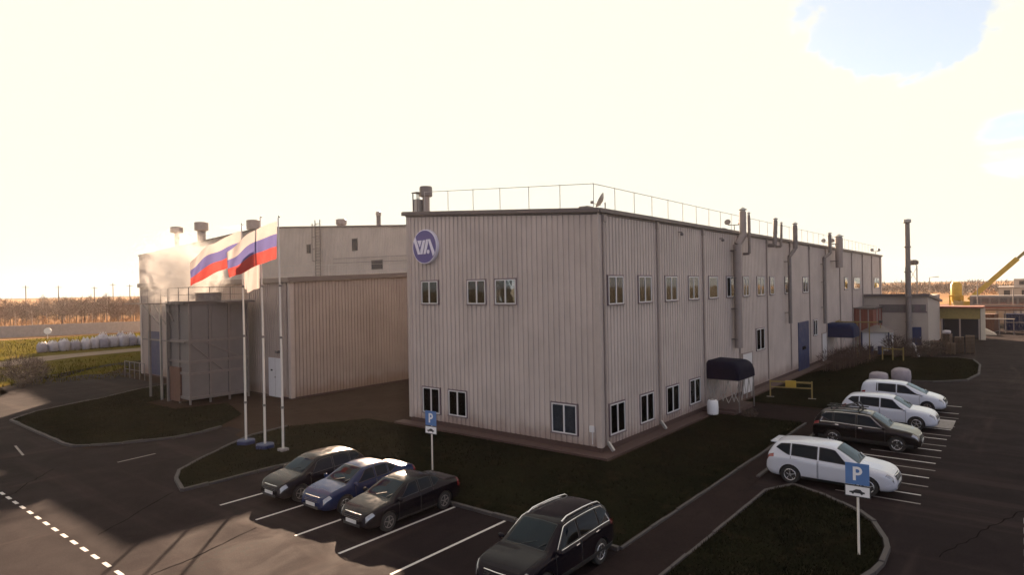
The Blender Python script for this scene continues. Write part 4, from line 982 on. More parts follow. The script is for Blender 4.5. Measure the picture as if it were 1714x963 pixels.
# bicycle carrier on the dark crossover
bc = empty('roof_carrier', (9.15, -8.9, 1.70), 'black roof bars with folded cycle arms on the dark bronze crossover', 'roof rack', R(-90))
m_ = MB()
for x in (-.75, .45): m_.bar((x, -.62, .06), (x, .62, .06), .045)
for x in (-.75, .45):
    for y in (-.58, .58): m_.bar((x, y, -.03), (x, y, .06), .07)
m_.build('crossbar', M['blackpl'], bc)
m_ = MB()
for y in (-.3, .25): m_.bar((-1.0, y, .10), (.75, y, .10), .09, .05); m_.bar((-.2, y, .12), (.35, y + .08, .28), .045); m_.bar((.35, y + .08, .28), (.5, y, .13), .045); m_.lathe([(.05, -.05), (.05, .05)], (.35, y + .08, .27), 'y', 10)
m_.build('cycle_tray', M['blackpl'], bc)

# ------------------------------------------------------------------ yard things on the right
yb = empty('barrier_board', (20.15, -3.1, 0), 'yellow barrier with a yellow notice board on two posts near the canopy', 'barrier', R(102))
for x in (-1.32, 1.32): 
    MB().tube([(x, 0, 0), (x, 0, 1.25)], .045, 8).build('post', M['yelld'], yb, 40); MB().box(x - .25, x + .25, -.12, .12, -.0, .08).build('foot', M['conc'], yb, bevel=.01)
b = MB(); b.box(-1.3, 1.3, -.025, .025, 1.08, 1.2); b.box(-1.3, 1.3, -.02, .02, .72, .80); b.build('rail', M['yelld'], yb)
MB().box(-.34, .34, -.06, .06, .78, 1.24).build('board', M['yellow'], yb, bevel=.008)
def bale(x, y, r, h, mat, label):
    mb = MB(); n = 22; prof = [(.0, r * .8), (.06, r * .95), (.5, r * 1.06), (.86, r), (.97, r * .8), (1.04, r * .35)]
    vs = []; fs = []; sd = random.uniform(0, 99)
    for (f, rr) in prof:
        for k in range(n):
            a = 2 * math.pi * k / n; sq = 1 / max(abs(math.cos(a)), abs(math.sin(a))) ** .55
            q = rr * sq * (1 + .10 * mnoise.noise(Vector((math.cos(a) * 1.3 + sd, math.sin(a) * 1.3, f * 2.2)))); vs.append((q * math.cos(a), q * math.sin(a), f * h * (1 + .05 * mnoise.noise(Vector((sd, a, f))))))
    for i in range(len(prof) - 1):
        for k in range(n): a, b = i * n + k, i * n + (k + 1) % n; fs.append((a, b, b + n, a + n))
    fs.append(tuple((len(prof) - 1) * n + k for k in range(n))); mb.add(vs, fs)
    o = mb.build('bulk_bag', M[mat], None, 55); o.location = (x, y, 0); return o
o = tag(bale(30.8, -8.3, .62, 1.25, 'bag2', ''), 'white wrapped load on the verge behind the minivan, the taller one', 'wrapped load'); o.name = 'wrapped_load'
o = tag(bale(29.9, -6.9, .62, .95, 'bag2', ''), 'lower white wrapped load behind the minivan roof', 'wrapped load'); o.name = 'wrapped_load'

# rusty red lobby against the wall
rb = empty('red_lobby', (58.0, 0, 0), 'rust red sheet-metal lobby against the far end of the long wall', 'shed')
b = MB(); corr(b, (0, -.1), (0, -2.1), .1, 4.8, 4.7, .25, .03, (-1, 0)); corr(b, (0, -2.1), (5.8, -2.1), .1, 4.7, 4.7, .25, .03, (0, -1)); b.build('wall', M['brick'], rb, fix=False)
b = MB(); b.box(-.12, 5.9, -2.25, -.08, 4.8, 4.92); b.build('roof', M['fascia'], rb)
b = MB()
for x, y in ((-.06, -.75), (-.06, -1.6), (2, -2.18), (4, -2.18)): b.box(x - .06, x + .06, y - .06, y + .06, .1, 4.7)
b.build('post', M['trim'], rb)

ax = empty('brick_annex', (64, 0, 0), 'pale two-tier annex with dark roof edge, strip window and blue door', 'building')
b = MB(); b.box(0, 14, -6.9, -.08, 0, 6.1); b.build('wall', M['beige'], ax)
b = MB(); b.add([(-.3, -7.1, 6.1), (15.5, -7.1, 5.0), (15.5, -.08, 5.0), (-.3, -.08, 6.1), (-.3, -7.1, 6.42), (15.5, -7.1, 5.3), (15.5, -.08, 5.3), (-.3, -.08, 6.42)], [(3, 2, 1, 0), (4, 5, 6, 7), (0, 1, 5, 4), (1, 2, 6, 5), (2, 3, 7, 6), (3, 0, 4, 7)]); b.build('roof', M['fascia'], ax)
b = MB(); b.box(-.06, -.003, -6.8, -1.0, 4.15, 4.28); b.box(-.04, -.003, -6.7, -1.8, 4.281, 5.12); wv = b.build('strip_window', M['wtrim'], ax)
for i in range(9):
    y0 = -6.6 + i * .53
    if i != 1: MB().box(-.07, -.041, y0, y0 + .46, 4.34, 5.06).build('pane', M['room'], wv)
b = MB(); b.box(-.12, -.003, -6.2, -5.2, .2, 2.4); dd = b.build('door', M['blue'], ax); MB().box(-.16, -.121, -6.1, -6.05, 1.1, 1.25).build('handle', M['galv'], dd)
ch = empty('steel_chimney', (63.2, -5.02, 0), 'tall slim steel chimney standing in front of the pale annex', 'chimney')
MB().tube([(0, 0, 0), (0, 0, 15.0)], [.34, .27], 18).build('flue', M['galvd'], ch, 40)
MB().lathe([(.28, 14.9), (.44, 15.05), (.44, 15.35), (.3, 15.4)], n=18).build('cap', M['galv'], ch, 40)
b = MB()
for z in (3, 6, 9, 12): b.lathe([(.36, z), (.39, z + .03), (.39, z + .12), (.36, z + .15)], n=18)
b.build('flange', M['galvd'], ch, 40); MB().box(-.6, .6, -.6, .6, -.05, .25).build('base', M['conc'], ch)

ks = empty('kiosk', (56.5, -2.5, 0), 'small white-panelled kiosk with dark hipped roof and blue posts', 'kiosk')
MB().box(.06, 3.6, -1.3, 1.3, .1, 2.2).build('wall', M['white'], ks)
b = MB(); b.add([(-.3, -1.7, 2.2), (4, -1.7, 2.2), (4, 1.6, 2.2), (-.3, 1.6, 2.2), (1.2, -.4, 2.85), (2.6, -.4, 2.85), (2.6, .4, 2.85), (1.2, .4, 2.85)], [(3, 2, 1, 0), (4, 5, 6, 7), (0, 1, 5, 4), (1, 2, 6, 5), (2, 3, 7, 6), (3, 0, 4, 7)]); b.build('roof', M['fascia'], ks)
for y in (-1.36, 1.36): MB().box(-.08, .05, y - .06, y + .06, .0, 2.2).build('post', M['blue'], ks)
MB().box(1.2, 2.2, -1.34, -1.301, 1.0, 1.9).build('window', M['glass'], ks)

gp = empty('gas_pipe', (47, -2.4, 0), 'yellow gas pipe on posts in front of the red lobby', 'pipe')
b = MB(); b.tube([(3, 2.2, 3.85), (0, 2.0, 3.85), (0, -2.1, 3.85), (0, -2.1, 3.3)], .06, 8); b.build('pipe', M['yelld'], gp, 40)
for y in (.0, -1.1): MB().tube([(0, y, 0), (0, y, 3.85)], .05, 8).build('post', M['yelld'], gp, 40)
MB().box(-.2, .2, -2.25, -1.95, 3.8, 4.05).build('valve', M['blackpl'], gp, bevel=.03)
o = empty('pipe_bollard', (47.2, -5.5, 0), 'short yellow guard frame among the dark shrubs by the kiosk', 'guard rail')
for y in (-.9, .0, .9): MB().tube([(0, y, 0), (0, y, 1.4)], .06, 8).build('post', M['yelld'], o, 40)
MB().tube([(0, -.9, 1.2), (0, .9, 1.2)], .05, 8).build('rail', M['yelld'], o, 40)
o = empty('ladder_board', (52, -7.2, 0), 'white board leaning among the shrubs below the steel chimney', 'board')
MB().bar((0, 0, .0), (.3, .5, 1.5), .25, .05).build('board_panel', M['white'], o)

# pallets and crates stacked before the yellow-fronted shed
def pallet_stack(x, y, n, label, rz=0, top=None):
    o = empty('pallet_stack', (x, y, 0), label, 'pallets', rz, 'stacked pallets by the shed')
    for i in range(n):
        b = MB(); z = i * .15; j = random.uniform(-.03, .03)
        for k in range(3): b.box(-.6 + j, .6 + j, -.4 + k * .36, -.32 + k * .36, z + .02, z + .10)
        for k in range(5): b.box(-.6 + k * .265 + j, -.46 + k * .265 + j, -.4, .4, z + .102, z + .125)
        b.build('pallet', M['wood'], o)
    return o
for i, (x, y, n, lb) in enumerate([(58, -8.1, 9, 'tall brown pallet stack next to the annex corner'), (58.2, -9.15, 14, 'tallest pallet stack under the white cloth bundle'), (58.4, -10.25, 12, 'pallet stack second from the road'), (58.6, -11.2, 13, 'pallet stack nearest the road'), (56.8, -9.6, 8, 'low pallet stack in front of the others'), (56.4, -8.0, 5, 'lowest pallet stack beside the shrubs')]):
    pallet_stack(x, y, n, lb, random.uniform(-.2, .2))
o = bale(58.2, -9.15, .38, .35, 'bag', ''); o.location.z = 2.12; o.name = 'cloth_bundle'; tag(o, 'white cloth bundle lying on top of the tallest pallet stack', 'bundle')
sh = empty('open_shed', (78, -9.1, 0), 'open-fronted shed with yellow fascia and red roof edge beyond the annex', 'shed')
b = MB(); b.box(0, .2, -2.2, 2.2, 2.75, 4.2); b.build('fascia', M['yelld'], sh)
b = MB(); b.box(3.8, 4, -2.2, 2.2, 0, 4.2); b.box(.2, 3.8, 2.0, 2.2, 0, 4.2); b.build('wall', M['dark'], sh)
b = MB(); b.box(-.4, 4.2, -2.6, 2.6, 4.2, 4.42); b.build('roof', M['brick'], sh)
for y in (-2.1, 0., 2.0): MB().box(.0, .16, y - .09, y + .09, 0, 2.75).build('post', M['trim'], sh)
MB().box(.02, .4, -2.75, -2.25, 0, 4.2).build('pier', M['cream'], sh)
# pipe trestle
tr = empty('pipe_trestle', (93, -13.5, 0), 'long red-brown pipe trestle on thin legs beyond the shed', 'trestle')
b = MB(); b.box(-.6, .6, -5.5, 3.5, 3.3, 3.5); b.box(-.5, .5, -5.5, 3.5, 4.1, 4.2); b.build('deck', M['rust'], tr)
b = MB(); 
for x in (-.4, 0, .4): b.tube([(x, -5.5, 3.75), (x, 3.5, 3.75)], .16, 8)
b.build('pipe', M['brick'], tr, 40)
for y in (-5, -2.6, -.2, 2.4): MB().bar((0, y, 0), (0, y, 3.3), .16).build('leg', M['galvd'], tr)
b = MB(); b.bar((-.3, -5.2, 1.6), (-.3, -.2, 1.6), .1); b.build('crossbar', M['galvd'], tr)
o = empty('work_bench', (88, -12.9, 0), 'dark steel bench frame on the lit ground under the trestle', 'bench')
b = MB(); b.box(-.5, .5, -1.9, 1.6, 2.25, 2.36); b.build('top', M['galvd'], o)
for y in (-1.8, -.2, 1.5): MB().bar((0, y, 0), (0, y, 2.25), .12).build('leg', M['galvd'], o)
o = empty('sheet_heap', (87.5, -11.6, 0), 'pale yellow sheet heap beside the open shed pier', 'heap')
b = MB(); b.add([(0, 1.2, 0), (1.5, 1.2, 0), (1.5, -1.2, 0), (0, -1.2, 0), (.2, 1.1, 1.5), (1.2, 1.1, 1.5), (1.2, -.9, .35), (.2, -.9, .35)], [(3, 2, 1, 0), (4, 5, 6, 7), (0, 1, 5, 4), (1, 2, 6, 5), (2, 3, 7, 6), (3, 0, 4, 7)]); b.build('tarpaulin', M['cream'], o, bevel=.1)
# silo, crane, greyed works building
si = empty('yellow_silo', (112, -6.55, 0), 'yellow cement silo on a yellow frame beyond the annex', 'silo')
MB().lathe([(.2, 3.3), (.85, 4.4), (.85, 7.2), (.6, 7.6), (.1, 7.7)], n=22).build('tank', M['yellow'], si, 40)
b = MB()
for x in (-.95, .95):
    for y in (-.95, .95): b.bar((x, y, 0), (x, y, 5.2), .16)
for z in (3.4, 5.2):
    for s in (-.95, .95): b.bar((-.95, s, z), (.95, s, z), .14); b.bar((s, -.95, z), (s, .95, z), .14)
b.build('frame', M['yellow'], si)
MB().tube([(0, -.87, 4.6), (0, -.87, 7.2)], .12, 8).build('feed_pipe', M['cream'], si, 40)
cr = empty('mobile_crane', (112, -8.6, 0), 'yellow mobile crane with its long boom raised across the sky', 'crane')
b = MB(); b.box(-1.3, 1.3, -3, 3.4, 1.0, 1.7); b.box(-1.1, 1.1, -.8, 2.4, 1.7, 4.2); b.build('chassis', M['yellow'], cr, bevel=.08)
b = MB(); b.box(-1.15, -.2, 1.0, 2.45, 2.6, 4.3); b.build('cab', M['glass'], cr)
for x in (-1.15, 1.15):
    for y in (-2.2, -.6, 1.6, 2.8): b = MB(); b.lathe([(.4, -.18), (.52, -.14), (.52, .14), (.4, .18)], axis='x', n=16); q = b.build('wheel', M['tyre'], cr, 40); q.location = (x, y, .52)
a0, a1 = Vector((0, .2, 4.4)), Vector((0, -11.5, 16.6)); dv = a1 - a0
bm_ = MB(); bm_.bar(a0, a0 + dv * .58, .75, .8); bm_.build('boom', M['yellow'], cr); bm_ = MB(); bm_.bar(a0 + dv * .581, a1 + dv * .25, .42, .45); bm_.build('boom_extension', M['yelld'], cr)
gb = empty('works_building', (124, -14.5, 0), 'low grey-white works building under the crane boom', 'building')
b = MB(); b.box(0, 14, -12, 2.2, 0, 6.4); b.box(3, 14, -12, 0, 6.4, 8.0); b.build('wall', M['beige'], gb)
b = MB(); b.box(-.2, 14.2, -12.2, 2.4, 6.401, 6.55); b.build('roof', M['conc'], gb)
for y in (1.0, -1.6, -4.2): MB().box(-.06, -.003, y - .45, y + .45, 5.0, 5.9).build('window', M['dark'], gb)
for y in (-1.2, -3.6): MB().box(2.94, 2.997, y - .4, y + .4, 6.9, 7.6).build('window', M['dark'], gb)
lg = empty('glazed_gallery', (104, -12.5, 0), 'dark gallery with a strip of bluish windows behind the trestle', 'building')
b = MB(); b.box(0, 5, -8, 3.6, 3.2, 5.3); b.build('wall', M['galvd'], lg)
b = MB()
for i in range(9): b.box(-.06, -.003, 3.2 - i * 1.2 - .9, 3.2 - i * 1.2, 3.9, 4.9)
b.build('window', M['glass'], lg); b = MB()
for y in (-7, -3, 0, 3): b.bar((.3, y, 0), (.3, y, 3.2), .3)
b.build('leg', M['galvd'], lg)
wtw = empty('lattice_tower', (150, 4.2, 0), 'thin legged tower with dark tank beside the steel chimney', 'tower')
b = MB()
for x in (-.7, .7):
    for y in (-.7, .7): b.bar((x, y, 0), (x, y, 11.7), .12)
for z in (4, 8): b.bar((-.7, -.7, z), (-.7, .7, z + 3), .08); b.bar((-.7, .7, z), (-.7, -.7, z + 3), .08)
b.build('frame', M['galvd'], wtw); b = MB(); b.lathe([(.5, 11.7), (1.1, 11.9), (1.1, 12.6), (.6, 12.9)], n=12); b.build('tank', M['dark'], wtw, 40)

for i, (x, y, h, lb) in enumerate([(98, -10.2, 7.5, 'thin lamp post behind the open shed roof'), (101, -14.6, 6.5, 'short lamp post in front of the glazed gallery'), (118, -2.0, 8.5, 'lamp post between the steel chimney and the yellow silo')]):
    o = empty('lamp_post', (x, y, 0), lb, 'lamp post'); MB().tube([(0, 0, 0), (0, 0, h)], [.09, .06], 8).build('pole', M['galvd'], o, 40); MB().bar((0, 0, h), (0, -.9, h + .15), .08).build('arm', M['galvd'], o); MB().box(-.12, .12, -1.5, -.85, h + .08, h + .22).build('lamp_head', M['galv'], o, bevel=.03)
for i, (x, y, z, m_, lb) in enumerate([(96, -9.6, 2.6, 'rust', 'rust-brown container left of the trestle legs'), (99, -16.5, 2.5, 'navy2', 'dark blue container at the frame edge under the trestle'), (118, -11.8, 2.9, 'trim', 'taupe container beyond the crane'), (130, -3.5, 2.8, 'brick', 'red container past the yellow silo')]):
    o = empty('container', (x, y, 0), lb, 'container', R(90 if i % 2 else 80)); b = MB(); corr(b, (-3, -1.2), (3, -1.2), .1, z, z, .28, .04, (0, -1)); corr(b, (3, -1.2), (3, 1.2), .1, z, z, .28, .04, (1, 0)); corr(b, (3, 1.2), (-3, 1.2), .1, z, z, .28, .04, (0, 1)); corr(b, (-3, 1.2), (-3, -1.2), .1, z, z, .28, .04, (-1, 0)); b.build('wall', M[m_], o, fix=False)
    b = MB(); b.box(-3.05, 3.05, -1.25, 1.25, z, z + .12); b.build('roof', M[m_], o); b = MB(); b.box(-3.05, 3.05, -1.25, 1.25, 0, .1); b.build('base', M['galvd'], o)
for i, (x, y, lb) in enumerate([(53.0, -2.6, 'first dark blue drum by the kiosk wall'), (53.4, -3.5, 'second dark blue drum, nearer the road'), (52.0, -1.4, 'rusty drum close to the long wall by the kiosk')]):
    o = empty('oil_drum', (x, y, 0), lb, 'drum'); MB().lathe([(.27, 0), (.29, .03), (.29, .29), (.305, .3), (.29, .31), (.29, .58), (.305, .59), (.29, .6), (.29, .86), (.27, .88)], n=18).build('drum_body', M['rust' if i == 2 else 'blue'], o, 40); MB().lathe([(.25, .881), (.25, .9), (.03, .9)], n=16).build('lid', M['galvd'], o, 40)

# ------------------------------------------------------------------ vegetation
def twigs(mb, c, rad, n, ln, wd, up=.4, seed=0, shell=.35):
    rnd = random.Random(seed)
    for _ in range(n):
        while True:
            p = Vector((rnd.uniform(-1, 1), rnd.uniform(-1, 1), rnd.uniform(-1, 1)))
            if shell < p.length < 1 or (p.length < 1 and rnd.random() < .4): break
        if mnoise.noise(Vector((p.x * 1.7 + seed, p.y * 1.7, p.z * 1.7))) < -.12: continue
        q = Vector(c) + Vector((p.x * rad[0], p.y * rad[1], p.z * rad[2]))
        d = (Vector((p.x, p.y, p.z * .6)) * .8 + Vector((rnd.gauss(0, .5), rnd.gauss(0, .5), up + rnd.gauss(0, .4)))).normalized()
        a = Vector((rnd.gauss(0, 1), rnd.gauss(0, 1), rnd.gauss(0, 1))); s = d.cross(a).normalized() * wd * rnd.uniform(.6, 1.4); l = ln * rnd.uniform(.5, 1.5)
        mb.add([q - s, q + s, q + d * l + s * .3, q + d * l - s * .3], [(0, 1, 2, 3)])
def bush(x, y, r, h, mat, label, name='bush', seed=1, n=1500, w=.02, group=None):
    o = empty(name, (x, y, 0), label, 'bush', 0, group); rnd = random.Random(seed); st = MB(); tw = MB()
    for i in range(26):
        a = rnd.uniform(0, 6.28); k = rnd.uniform(.2, 1); e = Vector((math.cos(a) * r * k, math.sin(a) * r * k, h * rnd.uniform(.55, .95)))
        mid = e * .5 + Vector((0, 0, h * .12)); st.tube([(e.x * .1, e.y * .1, 0), mid, e], [.022, .014, .006], 5)
    st.build('stem', M['bark'], o); twigs(tw, (0, 0, h * .55), (r, r, h * .5), n, .34 * h / 2, w, .5, seed, .2); tw.build('foliage', M[mat], o, fix=False); return o
bush(-9.4, 53.6, 2.0, 2.5, 'twigd', 'brown leafless bush at the road edge left of the wing', seed=4)
bush(-8.2, 56.0, 1.6, 2.0, 'twigd', 'smaller dark bush close behind the leafless one', seed=5, n=1600)
bush(50.5, -5.2, 1.3, 2.2, 'twigd', 'dark shrub in front of the white kiosk', seed=6, group='dark shrubs around the kiosk')
bush(51.0, -7.0, 1.5, 1.9, 'twigd', 'dark shrub below the steel chimney', seed=7, group='dark shrubs around the kiosk')
bush(53.5, -8.2, 1.2, 1.5, 'twigd', 'low dark shrub against the pallet stacks', seed=8, group='dark shrubs around the kiosk')
bush(-2.6, 34.6, .9, 2.2, 'twigd', 'dark climber bush between the gantry columns', seed=9, n=1400)
bush(12.2, -2.9, .5, .6, 'twigd', 'small dark shrub at the foot of the lattice', seed=12, n=600)
hd = MB(); 
for i in range(16): twigs(hd, (35.4 + i * .62, -2.2 - .10 * i, .9), (.6, 1.0, .95), 420, .35, .012, .5, 30 + i, .3)
hh = empty('brown_hedge', (0, 0, 0), 'dense dark brown clipped hedge before the second canopy', 'hedge'); hd.build('foliage', M['hedge'], hh, fix=False)
hs = MB()
for i in range(40): x = 35 + i * .25; y = -2.1 - .04 * i + random.uniform(-.5, .5); hs.tube([(x, y, 0), (x + random.uniform(-.1, .1), y, 1.6)], [.02, .008], 5)
hs.build('stem', M['bark'], hh)

# far tree belt on the left, each tree its own
def far_tree(name, h, mat, tm, seed, label, w=1.):
    o = empty(name, (0, 0, 0), label, 'tree', 0, 'trees of the belt beyond the concrete fence'); rnd = random.Random(seed); tk_ = MB()
    tk_.tube([(0, 0, 0), (rnd.uniform(-.2, .2), rnd.uniform(-.2, .2), h * .5), (rnd.uniform(-.4, .4), rnd.uniform(-.4, .4), h * .96)], [.16, .11, .02], 6)
    for i in range(12):
        z = h * rnd.uniform(.3, .85); a = rnd.uniform(0, 6.28); l = h * rnd.uniform(.12, .26) * w; tk_.tube([(0, 0, z), (math.cos(a) * l * .6, math.sin(a) * l * .6, z + l * .4), (math.cos(a) * l, math.sin(a) * l, z + l * .9)], [.05, .03, .01], 4)
    tk_.build('trunk', M[tm], o); c = MB(); twigs(c, (0, 0, h * .62), (h * .24 * w, h * .24 * w, h * .38), 620, h * .10, .05, .6, seed, .1); c.build('crown', M[mat], o, fix=False); return o
LB = ['bare brown tree in the far belt left of the wing', 'pale-trunked birch in the far belt left of the wing', 'orange-leaved tree in the far belt left of the wing', 'dark bushy tree in the far belt left of the wing']
protos = [far_tree('bare_tree', 9.2, 'twig', 'bark', 41, LB[0], 1.2), far_tree('birch_tree', 9.8, 'twig', 'birch', 42, LB[1], .7), far_tree('autumn_tree', 7.2, 'twigo', 'bark', 43, LB[2], .9), far_tree('bushy_tree', 8.2, 'twigd', 'bark', 44, LB[3], 1.3)]
kids = {p: KIDS(p) for p in protos}; rnd = random.Random(5); first = set()
def put(p, x, y, s, rz):
    if p not in first: first.add(p); o = p
    else:
        o = p.copy(); COL.objects.link(o)
        for ch in kids[p]: c = ch.copy(); COL.objects.link(c); c.parent = o
    o.location = (x, y, 0); o.rotation_euler.z = rz; o.scale = (s, s, s)
for i in range(250):
    f = rnd.random(); az = R(58.5 + 21 * f); d = rnd.uniform(205, 295)
    k = rnd.choices([0, 1, 2, 3], [.5, .2, .05, .25])[0]
    put(protos[k], -26 + d * math.cos(az), -15.6 + d * math.sin(az), rnd.uniform(.34, .88) ** .9, rnd.uniform(0, 6.28))
# the mass behind and under them
wd = MB()
for i in range(150):
    az = R(55 + 28 * i / 150); d = rnd.uniform(300, 330); h = rnd.uniform(3., 7.6)
    twigs(wd, (-26 + d * math.cos(az), -15.6 + d * math.sin(az), h * .5), (rnd.uniform(3, 5), rnd.uniform(3, 5), h * .5), 230, 1.3, .10, .6, 100 + i, .1)
stuff(wd.build('woodland', M['twigd'], None, fix=False), 'brown leafless woodland behind the left tree belt', 'woodland')
wr = MB()
for i in range(230):
    az = R(-6 + 31 * i / 230); d = rnd.uniform(380, 560); h = rnd.uniform(3., 7.5)
    twigs(wr, (-26 + d * math.cos(az), -15.6 + d * math.sin(az), h * .5), (rnd.uniform(4, 8), rnd.uniform(4, 8), h * .5), 200, 1.7, .16, .5, 400 + i, .1)
stuff(wr.build('treeline', M['twigd'], None, fix=False), 'low brown treeline along the right horizon', 'treeline')
for i, (x, y, h, lb) in enumerate([(150, 14, 6, 'orange autumn shrub tree just past the end of the long wall'), (152, 8, 5, 'orange autumn tree between the wall end and the thin tower'), (176, -14, 6, 'small orange tree behind the crane boom'), (182, -8, 6.5, 'orange tree at the foot of the crane boom')]):
    o = empty('autumn_tree', (x, y, 0), lb, 'tree', 0); MB().tube([(0, 0, 0), (.1, 0, h * .7)], [.14, .04], 6).build('trunk', M['bark'], o)
    c = MB(); twigs(c, (0, 0, h * .6), (h * .4, h * .4, h * .42), 700, .5, .07, .3, 70 + i, .2); c.build('crown', M['twigo'], o, fix=False)
# dry stems and weeds in the far field
wdm = MB()
for i in range(2600):
    az = R(rnd.uniform(58, 80)); d = rnd.uniform(160, 255); x, y = -26 + d * math.cos(az), -15.6 + d * math.sin(az); h = rnd.uniform(.5, 1.6)
    for k in range(3):
        a = rnd.uniform(0, 6.28); wdm.add([(x + .06 * math.cos(a), y + .06 * math.sin(a), -.06), (x - .06 * math.cos(a), y - .06 * math.sin(a), -.06), (x + rnd.uniform(-.5, .5), y + rnd.uniform(-.5, .5), h)], [(0, 1, 2)])
stuff(wdm.build('dry_weeds', M['field'], None, fix=False), 'dry tan weeds in the field before the tree belt', 'weeds')
# grass blades on the near lawns and ragged meadow
def inside(p, poly):
    x, y = p; c = False; j = len(poly) - 1
    for i in range(len(poly)):
        (xi, yi), (xj, yj) = poly[i], poly[j]
        if (yi > y) != (yj > y) and x < (xj - xi) * (y - yi) / (yj - yi) + xi: c = not c
        j = i
    return c
gb_ = MB()
for Lw, n in zip(LAWNS, (24000, 13000, 12000, 7000)):
    xs = [p[0] for p in Lw]; ys = [p[1] for p in Lw]
    for _ in range(n):
        x, y = rnd.uniform(min(xs), max(xs)), rnd.uniform(min(ys), max(ys))
        if not inside((x, y), Lw): continue
        k = .5 + mnoise.noise(Vector((x * .5, y * .5, 3))); h = rnd.uniform(.04, .11) * (.7 + k); a = rnd.uniform(0, 6.28); w_ = .018
        gb_.add([(x + w_ * math.cos(a), y + w_ * math.sin(a), .06), (x - w_ * math.cos(a), y - w_ * math.sin(a), .06), (x + rnd.uniform(-.06, .06), y + rnd.uniform(-.06, .06), .07 + h)], [(0, 1, 2)])
stuff(gb_.build('grass', M['lawn'], None, fix=False), 'short dark grass on the lawns around the block', 'grass')
gm = MB()
for _ in range(9000):
    az = R(rnd.uniform(60, 79)); d = rnd.uniform(72, 150); x, y = -26 + d * math.cos(az), -15.6 + d * math.sin(az)
    if y > 150 - .3 * x or (76 + .2 * x < y < 91): continue
    h = rnd.uniform(.1, .4) * (1 + mnoise.noise(Vector((x * .12, y * .12, 0)))); a = rnd.uniform(0, 6.28)
    gm.add([(x + .05 * math.cos(a), y + .05 * math.sin(a), -.06), (x - .05 * math.cos(a), y - .05 * math.sin(a), -.06), (x + rnd.uniform(-.2, .2), y + rnd.uniform(-.2, .2), h)], [(0, 1, 2)])
stuff(gm.build('meadow_tufts', M['meadow'], None, fix=False), 'ragged yellowing grass tufts on the meadow', 'grass')

# ------------------------------------------------------------------ left distance: fence, bags, round sign, poles
fe = empty('concrete_fence', (-30, 155, 0), 'long grey concrete panel fence across the meadow edge', 'fence'); dv = Vector((95, -34)); n = 40
pn = MB(); ps = MB(); ang = math.atan2(dv.y, dv.x)
for i in range(n):
    a = dv * i / n; b = dv * (i + 1) / n; m = (a + b) / 2; ln = (b - a).length
    pn.box(m.x - ln / 2 + .06, m.x + ln / 2 - .06, m.y - .06, m.y + .06, -.05, 2.25 + random.uniform(-.03, .03), ang)
    ps.box(a.x - .1, a.x + .1, a.y - .12, a.y + .12, -.05, 2.27, ang)
pn.build('panel', M['conc'], fe); ps.build('post', M['conc'], fe)
bags = [(2.6, 93.4, .80, 1.55), (3.9, 93.6, .78, 1.7), (5.2, 93.3, .82, 1.8), (6.6, 93.5, .85, 1.75), (8.0, 93.4, .78, 1.7), (9.2, 93.6, .8, 1.85), (10.5, 93.5, .82, 1.75), (11.8, 93.9, .85, 2.0), (13.2, 93.8, .84, 2.1), (14.6, 94.0, .8, 1.85), (15.8, 94.2, .75, 1.7), (17.0, 94.3, .75, 1.75), (18.3, 94.6, .85, 2.6), (19.8, 94.8, .9, 2.8), (10.9, 95.3, .8, 2.5), (13.6, 95.8, .8, 2.6), (8.6, 95.2, .8, 1.9), (15.2, 96.2, .8, 2.2)]
for i, (x, y, r_, h_) in enumerate(bags):
    h_ *= .78 * random.uniform(.9, 1.08); o = bale(x, y, r_ * random.uniform(.70, .84), h_, 'bag' if i % 3 else 'bag2', ''); o.rotation_euler = (random.uniform(-.07, .07), random.uniform(-.07, .07), random.uniform(-.4, .4))
    lp = MB()
    for sx in (-1, 1):
        for sy in (-1, 1): lp.tube([(sx * .45 * r_, sy * .45 * r_, h_ * .95), (sx * .3 * r_, sy * .3 * r_, h_ * 1.2), (sx * .1, sy * .1, h_ * 1.04)], .05, 5)
    lp.build('loop', M['white'], o)  # white here imitates light catching the bag tips
    lb = {0: 'white bulk bag at the far left end of the row along the track', 12: 'tall bulk bag second from the wing corner', 13: 'tallest bulk bag, closest to the wing corner'}.get(i, 'grey-white bulk bag in the row behind the dusty track')
    tag(o, lb, 'bulk bag', 'bulk bags along the track')
rs = empty('round_sign', (12.0, 126, 0), 'round white sign on a short post before the concrete fence', 'road sign', R(-25))
MB().tube([(0, 0, 0), (0, 0, 1.1)], .05, 8).build('post', M['pole'], rs); b = MB(); b.lathe([(.6, -.03), (.6, .03)], (0, 0, 1.5), 'y', 24); b.build('disc', M['signwhite'], rs, 40)
for i, (az, d, h) in enumerate([(76.2, 250, 11.5), (74.3, 262, 11.5), (72.1, 255, 11.), (70.9, 250, 12), (69.8, 248, 11.5), (78., 240, 11)]):
    x, y = -26 + d * math.cos(R(az)), -15.6 + d * math.sin(R(az))
    o = empty('utility_pole', (x, y, 0), 'thin wooden utility pole rising above the far tree belt', 'pole', R(az + 90), 'utility poles in the far belt')
    MB().tube([(0, 0, 0), (0, 0, h)], [.16, .11], 8).build('pole', M['bark'], o); MB().bar((-.9, 0, h - .6), (.9, 0, h - .6), .12).build('crossarm', M['bark'], o)

# ------------------------------------------------------------------ air
hm, ht, hout = newmat('thin_haze'); hv = N(ht, 'ShaderNodeVolumePrincipled'); hv.inputs['Color'].default_value = (1, .93, .88, 1); hv.inputs['Density'].default_value = .00009; hv.inputs['Anisotropy'].default_value = .4
ht.links.new(hv.outputs[0], hout.inputs['Volume'])
stuff(MB().box(-120, 900, -500, 900, -1.2, 32).build('haze', hm), 'thin warm haze over the whole site', 'haze')

